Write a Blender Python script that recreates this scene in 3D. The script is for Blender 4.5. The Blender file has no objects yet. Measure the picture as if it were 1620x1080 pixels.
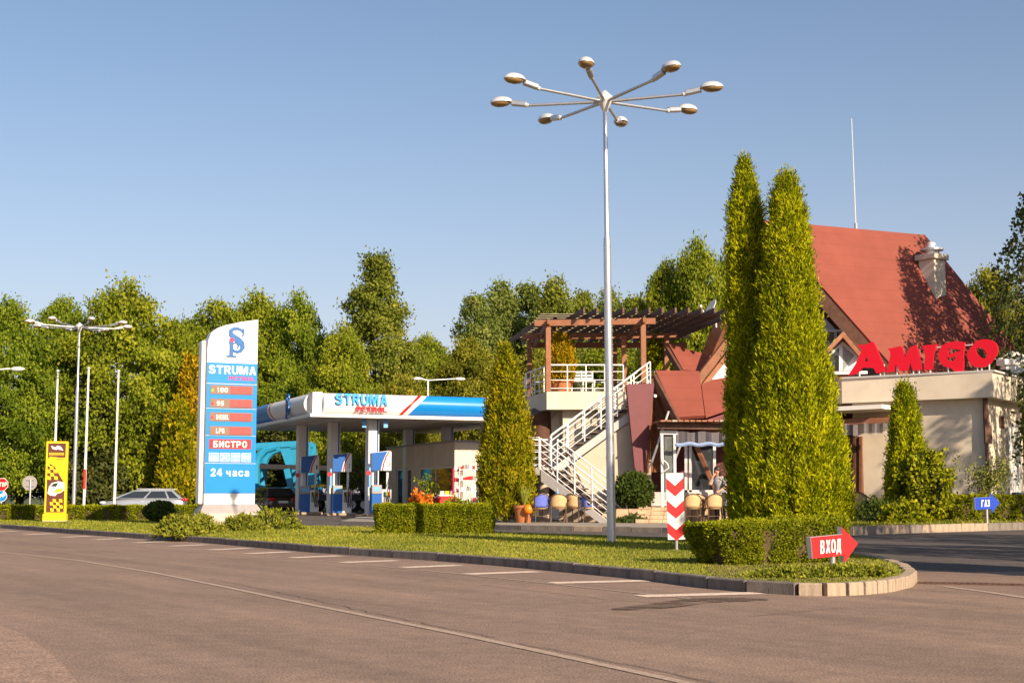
import bpy, bmesh, math, random
import numpy as np
from mathutils import Vector, Matrix
R = math.radians
scene = bpy.context.scene
COL = scene.collection
random.seed(7)

# ---------------------------------------------------------------- camera, sky, sun, exposure
FPX, HCAM, TILT = 2250.0, 0.9, math.atan(245 / 2250)
cam = bpy.data.cameras.new('camera'); cam.lens = 50; cam.sensor_width = 36; cam.clip_end = 3000; cam.clip_start = .1
co = bpy.data.objects.new('camera', cam); COL.objects.link(co)
co.location = (0, 0, HCAM); co.rotation_euler = (math.pi / 2 + TILT, 0, 0)
scene.camera = co
SUN_AZ, SUN_EL = R(146), R(26)            # clockwise from +Y
world = bpy.data.worlds.new('World'); scene.world = world; world.use_nodes = True
nt = world.node_tree; bg = nt.nodes['Background']
sky = nt.nodes.new('ShaderNodeTexSky'); sky.sky_type = 'NISHITA'; sky.sun_disc = False
sky.sun_elevation = SUN_EL; sky.sun_rotation = SUN_AZ
sky.air_density = 1.0; sky.dust_density = 1.5; sky.ozone_density = 2.3; sky.altitude = 100
# pale haze band all round the horizon, thinning with height
tcw = nt.nodes.new('ShaderNodeTexCoord'); sx = nt.nodes.new('ShaderNodeSeparateXYZ'); nt.links.new(tcw.outputs['Generated'], sx.inputs[0])
def wm(op, a, b):
    q = nt.nodes.new('ShaderNodeMath'); q.operation = op
    for i, v in enumerate((a, b)):
        if isinstance(v, (int, float)): q.inputs[i].default_value = v
        else: nt.links.new(v, q.inputs[i])
    return q.outputs[0]
hz = wm('POWER', 2.718, wm('MULTIPLY', wm('MAXIMUM', sx.outputs[2], 0.0), -9.0))
mxw = nt.nodes.new('ShaderNodeMix'); mxw.data_type = 'RGBA'; nt.links.new(wm('MULTIPLY', hz, .95), mxw.inputs[0]); nt.links.new(sky.outputs[0], mxw.inputs[6]); mxw.inputs[7].default_value = (6.1, 5.2, 5.7, 1)
nt.links.new(mxw.outputs[2], bg.inputs[0]); bg.inputs[1].default_value = .0735
sun = bpy.data.lights.new('sun', 'SUN'); sun.energy = 4.9; sun.angle = R(.5); sun.color = (1, .82, .60)
so = bpy.data.objects.new('sun', sun); COL.objects.link(so)
SV = Vector((math.sin(SUN_AZ) * math.cos(SUN_EL), math.cos(SUN_AZ) * math.cos(SUN_EL), math.sin(SUN_EL)))
so.rotation_euler = SV.to_track_quat('Z', 'Y').to_euler(); so.location = SV * 60
vs = scene.view_settings; vs.view_transform = 'Standard'; vs.look = 'None'; vs.gamma = 1; vs.exposure = .86
vs.use_curve_mapping = False

# ---------------------------------------------------------------- helpers
def P(px, py, Y):
    """point seen at photo pixel (px, py), Y metres in front of the viewer"""
    x, y = (px - 810) / FPX, (540 - py) / FPX
    d = Vector((x, math.cos(TILT) - math.sin(TILT) * y, math.sin(TILT) + math.cos(TILT) * y))
    k = Y / d.y
    return Vector((d.x * k, Y, HCAM + d.z * k))
def G(px, py, z=0.0):
    x, y = (px - 810) / FPX, (540 - py) / FPX
    d = Vector((x, math.cos(TILT) - math.sin(TILT) * y, math.sin(TILT) + math.cos(TILT) * y))
    k = (z - HCAM) / d.z
    return Vector((d.x * k, d.y * k, z))
def X(px, Y): return P(px, 785, Y).x
def Z(py, Y): return P(810, py, Y).z

class MB:
    def __init__(s): s.v, s.f = [], []
    def add(s, vs_, fs):
        b = len(s.v); s.v += [tuple(v) for v in vs_]; s.f += [tuple(i + b for i in f) for f in fs]; return s
    def poly(s, pts): return s.add(pts, [range(len(pts))])
    def prism(s, pts, vec):
        n = len(pts); vec = Vector(vec); p2 = [Vector(p) + vec for p in pts]
        return s.add(list(pts) + p2, [range(n), range(2 * n - 1, n - 1, -1)] + [(i, (i + 1) % n, n + (i + 1) % n, n + i) for i in range(n)])
    def slab(s, pts, t):
        a, b, c = (Vector(p) for p in pts[:3]); n = (b - a).cross(c - a).normalized()
        return s.prism(pts, n * t)
    def box(s, c, d, rz=0, m=None):
        x, y, z = d[0] / 2, d[1] / 2, d[2] / 2
        vs_ = [Vector(q) for q in ((-x, -y, -z), (x, -y, -z), (x, y, -z), (-x, y, -z), (-x, -y, z), (x, -y, z), (x, y, z), (-x, y, z))]
        mm = m if m else Matrix.Rotation(rz, 3, 'Z')
        return s.add([mm @ v + Vector(c) for v in vs_], [(3, 2, 1, 0), (4, 5, 6, 7), (0, 1, 5, 4), (1, 2, 6, 5), (2, 3, 7, 6), (3, 0, 4, 7)])
    def b2(s, x0, x1, y0, y1, z0, z1): return s.box(((x0 + x1) / 2, (y0 + y1) / 2, (z0 + z1) / 2), (abs(x1 - x0), abs(y1 - y0), abs(z1 - z0)))
    def beam(s, a, b, w, h, up=(0, 0, 1)):
        a, b = Vector(a), Vector(b); d = (b - a).normalized(); u = Vector(up)
        sd = d.cross(u)
        if sd.length < 1e-4: sd = d.cross(Vector((0, 1, 0)))
        sd.normalize(); u = sd.cross(d).normalized()
        q = [sd * w / 2 * i + u * h / 2 * j for i, j in ((-1, -1), (1, -1), (1, 1), (-1, 1))]
        return s.add([a + k for k in q] + [b + k for k in q], [(3, 2, 1, 0), (4, 5, 6, 7), (0, 1, 5, 4), (1, 2, 6, 5), (2, 3, 7, 6), (3, 0, 4, 7)])
    def tube(s, pts, r, n=8, cap=True):
        pts = [Vector(p) for p in pts]; m = len(pts); rs = r if isinstance(r, (list, tuple)) else [r] * m
        vs_, fs = [], []; side = None
        for i, p in enumerate(pts):
            d = (pts[min(i + 1, m - 1)] - pts[max(i - 1, 0)]).normalized()
            if side is None:
                side = d.cross(Vector((0, 0, 1)))
                if side.length < .05: side = d.cross(Vector((1, 0, 0)))
            side = (side - d * side.dot(d)).normalized(); up = d.cross(side)
            vs_ += [p + (side * math.cos(t) + up * math.sin(t)) * rs[i] for t in (2 * math.pi * k / n for k in range(n))]
        for i in range(m - 1):
            fs += [(i * n + k, i * n + (k + 1) % n, (i + 1) * n + (k + 1) % n, (i + 1) * n + k) for k in range(n)]
        if cap: fs += [tuple(range(n - 1, -1, -1)), tuple(range((m - 1) * n, m * n))]
        return s.add(vs_, fs)
    def lathe(s, prof, c=(0, 0, 0), n=16, sx=1, sy=1):
        c = Vector(c); vs_, fs = [], []; m = len(prof)
        for r, z in prof: vs_ += [c + Vector((r * math.cos(2 * math.pi * k / n) * sx, r * math.sin(2 * math.pi * k / n) * sy, z)) for k in range(n)]
        for i in range(m - 1):
            fs += [(i * n + k, i * n + (k + 1) % n, (i + 1) * n + (k + 1) % n, (i + 1) * n + k) for k in range(n)]
        fs += [tuple(range(n - 1, -1, -1)), tuple(range((m - 1) * n, m * n))]
        return s.add(vs_, fs)
    def build(s, name, mat, parent=None, smooth=False, bevel=0, world=False, noise=0):
        off = Vector(parent.location) if (world and parent) else Vector((0, 0, 0))
        me = bpy.data.meshes.new(name); me.from_pydata([tuple(Vector(v) - off) for v in s.v], [], s.f)
        bm = bmesh.new(); bm.from_mesh(me); bmesh.ops.recalc_face_normals(bm, faces=bm.faces)
        if bevel: bmesh.ops.bevel(bm, geom=list(bm.edges), offset=bevel, segments=1, affect='EDGES', clamp_overlap=True)
        bm.to_mesh(me); bm.free()
        if smooth:
            me.polygons.foreach_set('use_smooth', [True] * len(me.polygons)); me.set_sharp_from_angle(angle=R(42))
        return link(name, me, mat, parent)

def link(name, me, mat, parent=None):
    if mat is not None: me.materials.clear(); me.materials.append(mat)
    o = bpy.data.objects.new(name, me); COL.objects.link(o); o.parent = parent
    return o
def tag(o, label=None, cat=None, group=None, kind=None):
    for k, v in (('label', label), ('category', cat), ('group', group), ('kind', kind)):
        if v: o[k] = v
    return o
def empty(name, loc, rz=0, label=None, cat=None, group=None, kind=None):
    o = bpy.data.objects.new(name, None); COL.objects.link(o); o.location = loc; o.rotation_euler = (0, 0, rz)
    o.empty_display_size = .2
    return tag(o, label, cat, group, kind)
def copy_tree(o, parent=None):
    c = o.copy(); COL.objects.link(c); c.parent = parent
    for ch in list(o.children): copy_tree(ch, c)
    return c

def frame_matrix(org, xd, up=(0, 0, 1)):
    x = Vector(xd).normalized(); u = Vector(up); n = x.cross(u).normalized(); u = n.cross(x).normalized()
    m = Matrix.Identity(4)
    for i in range(3): m[i][0], m[i][1], m[i][2], m[i][3] = x[i], u[i], n[i], org[i]
    return m
def curve_to_mesh(cu, m):
    o = bpy.data.objects.new('outline', cu); COL.objects.link(o)
    dg = bpy.context.evaluated_depsgraph_get(); dg.update()
    me = bpy.data.meshes.new_from_object(o.evaluated_get(dg)); bpy.data.objects.remove(o); bpy.data.curves.remove(cu)
    return me
def text(name, body, org, xd, w, h, mat, parent, extr=.004, bold=.025, italic=0, up=(0, 0, 1)):
    """lettering whose lower left corner is org, w wide and h tall, standing out by extr; normal = xd x up"""
    cu = bpy.data.curves.new('letters', 'FONT'); cu.body = body; cu.extrude = .5; cu.offset = bold; cu.shear = italic
    cu.resolution_u = 3
    me = curve_to_mesh(cu, None)
    n = len(me.vertices); a = np.empty(n * 3, 'f'); me.vertices.foreach_get('co', a); a = a.reshape(n, 3)
    lo, hi = a.min(0), a.max(0)
    a[:, 0] = (a[:, 0] - lo[0]) / (hi[0] - lo[0]) * w; a[:, 1] = (a[:, 1] - lo[1]) / (hi[1] - lo[1]) * h; a[:, 2] = (a[:, 2] + .5) * extr
    me.vertices.foreach_set('co', a.ravel()); me.transform(frame_matrix(org, xd, up)); me.update()
    return link(name, me, mat, parent)
def outline(name, loops, m, mat, parent, extr):
    cu = bpy.data.curves.new('outline', 'CURVE'); cu.dimensions = '2D'; cu.fill_mode = 'BOTH'; cu.extrude = extr / 2
    for lp in loops:
        sp = cu.splines.new('POLY'); sp.points.add(len(lp) - 1); sp.use_cyclic_u = True
        for q, (x, y) in zip(sp.points, lp): q.co = (x, y, 0, 1)
    me = curve_to_mesh(cu, None); me.transform(m); return link(name, me, mat, parent)
def smooth_loop(pts, it=2):
    for _ in range(it):
        q = []
        for i, p in enumerate(pts):
            n = pts[(i + 1) % len(pts)]
            q += [(p[0] * .75 + n[0] * .25, p[1] * .75 + n[1] * .25), (p[0] * .25 + n[0] * .75, p[1] * .25 + n[1] * .75)]
        pts = q
    return pts

# ---------------------------------------------------------------- materials
def mat(name, col, rough=.6, var=.12, scale=3.0, bump=0.0, bscale=60.0, metal=0.0, col2=None, spec=.4, coat=0.0, emit=None):
    m = bpy.data.materials.new(name); m.use_nodes = True; t = m.node_tree; b = t.nodes['Principled BSDF']
    b.inputs['Roughness'].default_value = rough; b.inputs['Metallic'].default_value = metal
    b.inputs['Specular IOR Level'].default_value = spec; b.inputs['Coat Weight'].default_value = coat
    tc = t.nodes.new('ShaderNodeTexCoord'); no = t.nodes.new('ShaderNodeTexNoise'); no.inputs['Scale'].default_value = scale
    no.inputs['Detail'].default_value = 6; no.inputs['Roughness'].default_value = .65
    t.links.new(tc.outputs['Object'], no.inputs['Vector'])
    cr = t.nodes.new('ShaderNodeValToRGB'); cr.color_ramp.elements[0].position = .3; cr.color_ramp.elements[1].position = .7
    c = np.array(col); c2 = np.array(col2) if col2 else c * (1 + var)
    c1 = c if col2 else c * (1 - var)
    cr.color_ramp.elements[0].color = (*c1, 1); cr.color_ramp.elements[1].color = (*np.clip(c2, 0, 1), 1)
    t.links.new(no.outputs['Fac'], cr.inputs[0]); t.links.new(cr.outputs[0], b.inputs['Base Color'])
    if bump:
        n2 = t.nodes.new('ShaderNodeTexNoise'); n2.inputs['Scale'].default_value = bscale; n2.inputs['Detail'].default_value = 4
        t.links.new(tc.outputs['Object'], n2.inputs['Vector'])
        bp = t.nodes.new('ShaderNodeBump'); bp.inputs['Strength'].default_value = bump; bp.inputs['Distance'].default_value = .02
        t.links.new(n2.outputs['Fac'], bp.inputs['Height']); t.links.new(bp.outputs[0], b.inputs['Normal'])
    if emit: b.inputs['Emission Color'].default_value = (*emit[0], 1); b.inputs['Emission Strength'].default_value = emit[1]
    return m
def leafmat(name, c0, c1, c2, trans=.35, rough=.55):
    m = bpy.data.materials.new(name); m.use_nodes = True; t = m.node_tree; b = t.nodes['Principled BSDF']
    at = t.nodes.new('ShaderNodeAttribute'); at.attribute_name = 'tint'
    cr = t.nodes.new('ShaderNodeValToRGB'); e = cr.color_ramp.elements
    e[0].position = 0; e[0].color = (*c0, 1); e[1].position = 1; e[1].color = (*c2, 1); k = e.new(.5); k.color = (*c1, 1)
    t.links.new(at.outputs['Fac'], cr.inputs[0]); t.links.new(cr.outputs[0], b.inputs['Base Color'])
    b.inputs['Roughness'].default_value = rough; b.inputs['Specular IOR Level'].default_value = .08
    tr = t.nodes.new('ShaderNodeBsdfTranslucent'); t.links.new(cr.outputs[0], tr.inputs[0])
    mx = t.nodes.new('ShaderNodeMixShader'); mx.inputs[0].default_value = trans
    t.links.new(b.outputs[0], mx.inputs[1]); t.links.new(tr.outputs[0], mx.inputs[2])
    t.links.new(mx.outputs[0], t.nodes['Material Output'].inputs[0])
    return m
def glassmat(name, col=(.02, .025, .03), rough=.05, alpha=1.0):
    m = mat(name, col, rough, .1, 1.5, spec=.9)
    if alpha < 1: m.node_tree.nodes['Principled BSDF'].inputs['Alpha'].default_value = alpha
    return m
def asphalt(name, base, warm, dirx):
    m = bpy.data.materials.new(name); m.use_nodes = True; t = m.node_tree; b = t.nodes['Principled BSDF']; L = t.links.new
    tc = t.nodes.new('ShaderNodeTexCoord')
    mp = t.nodes.new('ShaderNodeMapping'); mp.vector_type = 'TEXTURE'; mp.inputs['Rotation'].default_value = (0, 0, dirx); mp.inputs['Scale'].default_value = (18, 1.7, 1)
    L(tc.outputs['Object'], mp.inputs[0])
    def noise(sc, det, src): 
        n = t.nodes.new('ShaderNodeTexNoise'); n.inputs['Scale'].default_value = sc; n.inputs['Detail'].default_value = det; n.inputs['Roughness'].default_value = .7; L(src, n.inputs['Vector']); return n
    nf = noise(70, 3, tc.outputs['Object']); nm = noise(6, 5, tc.outputs['Object']); nl = noise(.35, 4, tc.outputs['Object']); ns = noise(2.2, 4, mp.outputs[0])
    def ramp(n, a, ca, bb, cb):
        r = t.nodes.new('ShaderNodeValToRGB'); r.color_ramp.elements[0].position = a; r.color_ramp.elements[1].position = bb
        r.color_ramp.elements[0].color = (*ca, 1); r.color_ramp.elements[1].color = (*cb, 1); L(n.outputs['Fac'], r.inputs[0]); return r
    def mul(a, bb, f=1.0):
        x = t.nodes.new('ShaderNodeMix'); x.data_type = 'RGBA'; x.blend_type = 'MULTIPLY'; x.inputs[0].default_value = f
        L(a.outputs[0] if a.type != 'MIX' else a.outputs[2], x.inputs[6]); L(bb.outputs[0] if bb.type != 'MIX' else bb.outputs[2], x.inputs[7]); return x
    c = ramp(nl, .35, base, .65, warm)
    c = mul(c, ramp(ns, .3, (.74, .74, .76), .7, (1.12, 1.1, 1.08)))
    c = mul(c, ramp(nm, .35, (.84, .84, .85), .68, (1.1, 1.1, 1.09)))
    c = mul(c, ramp(nf, .36, (.42, .42, .44), .64, (1.5, 1.48, 1.45)))
    L(c.outputs[2], b.inputs['Base Color']); b.inputs['Roughness'].default_value = .85; b.inputs['Specular IOR Level'].default_value = .25
    bp = t.nodes.new('ShaderNodeBump'); bp.inputs['Strength'].default_value = .5; bp.inputs['Distance'].default_value = .008
    L(nf.outputs['Fac'], bp.inputs['Height']); L(bp.outputs[0], b.inputs['Normal'])
    return m

m_road = asphalt('road asphalt', (.24, .17, .132), (.29, .205, .157), R(-57))
m_drive = asphalt('forecourt asphalt', (.10, .088, .082), (.13, .11, .10), R(10))
m_patch = asphalt('pale tarmac', (.29, .20, .155), (.34, .235, .18), R(-57))
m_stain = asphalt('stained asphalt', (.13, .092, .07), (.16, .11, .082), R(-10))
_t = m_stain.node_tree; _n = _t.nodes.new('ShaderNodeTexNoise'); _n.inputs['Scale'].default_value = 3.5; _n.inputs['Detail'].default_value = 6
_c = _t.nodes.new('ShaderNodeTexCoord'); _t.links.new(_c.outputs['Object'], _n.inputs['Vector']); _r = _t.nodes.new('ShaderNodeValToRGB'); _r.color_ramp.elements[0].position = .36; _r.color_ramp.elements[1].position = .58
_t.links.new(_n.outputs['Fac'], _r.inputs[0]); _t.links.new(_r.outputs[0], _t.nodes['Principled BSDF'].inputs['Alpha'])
m_line = mat('worn road paint', (.42, .32, .25), .8, .3, 14, .3, 80, col2=(.85, .68, .56))
m_linefaint = mat('faint road paint', (.24, .17, .13), .8, .3, 22, .3, 80, col2=(.50, .38, .30))
m_earth = mat('earth', (.16, .10, .06), .95, .35, 4, .6, 30)
m_ground = mat('far grass', (.06, .075, .02), .95, .35, .3, .3, 8)
m_lawn = mat('lawn', (.14, .155, .024), .95, .3, 1.2, .5, 60, col2=(.26, .23, .042))
m_kerb = mat('weathered kerb', (.17, .145, .125), .9, .3, 5, .4, 40)
m_kerb2 = mat('sandy kerb', (.32, .245, .18), .9, .3, 4, .4, 40)
m_kerb3 = mat('shaded kerb', (.15, .125, .11), .9, .3, 5, .4, 40)
m_paver = mat('cafe paving', (.28, .24, .20), .9, .2, 6, .3, 30)
m_white = mat('white coated metal', (.68, .665, .65), .35, .03, 2)
m_whitep = mat('white wall paint', (.72, .68, .64), .8, .06, 1.5, .1, 30)
m_cream = mat('cream render', (.62, .53, .42), .85, .13, .8, .15, 50)
m_beige = mat('beige render', (.50, .41, .32), .85, .13, .8, .15, 50)
m_gal = mat('galvanised steel', (.52, .52, .54), .36, .08, 12, 0, 40, metal=.75)
m_steel = mat('brushed steel', (.62, .62, .63), .35, .06, 10, metal=.35)
m_rail = mat('white rail paint', (.75, .74, .73), .4, .04, 6)
m_dark = mat('black metal', (.02, .02, .022), .45, .2, 8)
m_rubber = mat('rubber', (.015, .015, .016), .8, .2, 8)
m_blue = mat('sign blue', (.008, .20, .57), .3, .04, 2)
m_bluedk = mat('pump blue', (.015, .10, .36), .3, .06, 2)
m_cyan = mat('light blue truck paint', (.02, .23, .40), .35, .08, 3)
m_red = mat('sign red', (.52, .006, .010), .45, .04, 3)
m_redlet = mat('letter red', (.66, .003, .02), .5, .04, 3)
m_mag = mat('magenta red', (.55, .01, .10), .4, .05, 4)
m_yellow = mat('totem yellow', (.85, .58, .01), .4, .05, 3)
m_amber = mat('amber print', (.85, .42, .01), .4, .3, 1.5)
m_brown = mat('brown print', (.10, .025, .015), .5, .2, 3)
m_pricebg = mat('price display ground', (.20, .115, .085), .5, .1, 6)
m_price = mat('price digits', (.30, .045, .05), .5, .1, 6)
m_green = mat('green print', (.15, .45, .05), .5, .1, 6)
m_lblue = mat('pictogram blue', (.14, .36, .66), .5, .05, 6)
m_greym = mat('grey cladding', (.30, .27, .27), .5, .1, 4)
m_conc = mat('concrete', (.52, .44, .36), .9, .15, 3, .3, 40)
m_roof = mat('red roof', (.19, .046, .03), .85, .16, .9, .15, 120, col2=(.235, .06, .04))
def courses(m, per, depth):
    # faint horizontal felt courses
    t = m.node_tree; b = t.nodes['Principled BSDF']; tc = t.nodes.new('ShaderNodeTexCoord'); sp = t.nodes.new('ShaderNodeSeparateXYZ'); t.links.new(tc.outputs['Object'], sp.inputs[0])
    def mm(op, a, c):
        q = t.nodes.new('ShaderNodeMath'); q.operation = op
        for i, v in enumerate((a, c)):
            if isinstance(v, (int, float)): q.inputs[i].default_value = v
            else: t.links.new(v, q.inputs[i])
        return q.outputs[0]
    no = t.nodes.new('ShaderNodeTexNoise'); no.inputs['Scale'].default_value = 2.5; t.links.new(tc.outputs['Object'], no.inputs['Vector'])
    z = mm('ADD', mm('MULTIPLY', sp.outputs[2], 1 / per), mm('MULTIPLY', no.outputs['Fac'], .12)); f = mm('FRACT', z, 0.0); ln = mm('LESS_THAN', f, .10)
    old = b.inputs['Base Color'].links[0].from_socket; mx = t.nodes.new('ShaderNodeMix'); mx.data_type = 'RGBA'; mx.blend_type = 'MULTIPLY'
    t.links.new(mm('MULTIPLY', ln, depth), mx.inputs[0]); t.links.new(old, mx.inputs[6]); mx.inputs[7].default_value = (.35, .35, .35, 1); t.links.new(mx.outputs[2], b.inputs['Base Color'])
courses(m_roof, .42, .14)
m_maroon = mat('maroon wall and shaded roof', (.13, .035, .042), .7, .1, 2, .1, 60)  # wall maroon; also used for roof parts with shade put into the colour
m_wood = mat('orange stained wood', (.27, .11, .055), .6, .25, 5, .2, 40)
m_wooddk = mat('dark stained wood', (.10, .045, .028), .65, .3, 5, .2, 40)
m_woodmid = mat('brown wood', (.20, .08, .04), .65, .25, 5, .2, 40)
m_reed = mat('reed matting', (.42, .38, .28), .9, .3, 14, .3, 60)
m_stone = mat('step stone', (.44, .31, .20), .9, .25, 4, .3, 40)
m_greyband = mat('grey stair paint', (.46, .43, .42), .8, .08, 2, .1, 40)
m_glass = glassmat('dark glass')
m_gla2 = glassmat('clear glass', (.25, .28, .28), .03, .35)
m_film = glassmat('clear plastic curtain', (.40, .38, .42), .12, .28)
m_filmb = mat('blue curtain hem', (.22, .30, .50), .5, .2, 9)
m_wicker = mat('wicker', (.52, .34, .17), .7, .25, 30, .4, 120)
m_chairmt = mat('bronze tube', (.14, .09, .06), .4, .15, 9, metal=.3)
m_cush = mat('blue cushion', (.10, .13, .48), .85, .15, 12, .2, 80)
m_terra = mat('terracotta', (.40, .14, .05), .85, .15, 6, .2, 40)
m_bark = mat('bark', (.12, .085, .06), .95, .35, 9, .8, 24)
m_birchbark = mat('birch bark', (.55, .50, .45), .8, .35, 6, .4, 20)
m_lens = mat('amber lamp lens', (.26, .16, .07), .2, .1, 8, spec=.7)
m_silver = mat('silver car paint', (.42, .44, .47), .25, .03, 2, metal=.6, coat=.6)
m_black = mat('graphite car paint', (.055, .042, .04), .22, .05, 2, metal=.3, coat=.7)
m_tail = mat('tail lamp', (.50, .01, .012), .15, .1, 9, coat=.5)
m_lamp = mat('head lamp', (.6, .62, .65), .1, .05, 9, coat=.5)
m_skin = mat('skin', (.52, .28, .19), .5, .06, 12)
m_hair = mat('dark hair', (.035, .016, .01), .45, .3, 40)
m_top = mat('patterned blouse', (.50, .45, .47), .8, .1, 16, col2=(.10, .12, .13))
m_trous = mat('dark trousers', (.03, .03, .035), .8, .2, 12)
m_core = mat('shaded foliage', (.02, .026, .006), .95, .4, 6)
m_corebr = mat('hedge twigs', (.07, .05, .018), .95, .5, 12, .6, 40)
L_broad = leafmat('broad leaves', (.09, .13, .010), (.24, .285, .020), (.44, .44, .04), .5)
L_dark = leafmat('dark leaves', (.025, .05, .012), (.06, .09, .015), (.12, .15, .03))
L_poplar = leafmat('poplar leaves', (.08, .11, .016), (.23, .26, .034), (.40, .39, .065), .5)
L_spruce = leafmat('spruce needles', (.02, .032, .008), (.055, .065, .016), (.11, .11, .025), .12)
L_thuja = leafmat('thuja sprays', (.07, .10, .003), (.28, .31, .006), (.55, .53, .010), .3)
L_gold = leafmat('golden thuja', (.13, .12, .004), (.32, .22, .006), (.55, .33, .010), .25)
L_gold2 = leafmat('green gold thuja', (.07, .09, .003), (.21, .21, .006), (.43, .33, .009), .25)
L_hedge = leafmat('box leaves', (.055, .08, .004), (.19, .21, .007), (.38, .36, .012), .25)
L_jun = leafmat('juniper sprays', (.06, .085, .01), (.18, .20, .02), (.34, .32, .04), .2)
L_birch = leafmat('birch leaves', (.035, .06, .02), (.085, .11, .03), (.17, .18, .045), .4)
L_yel = leafmat('pale feathery leaves', (.12, .15, .03), (.24, .26, .05), (.38, .36, .07), .35)
L_flower = leafmat('orange petals', (.5, .08, .01), (.7, .18, .02), (.75, .3, .04), .2)
L_grass = leafmat('grass blades', (.09, .12, .012), (.215, .235, .027), (.42, .37, .06), .3)

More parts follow.
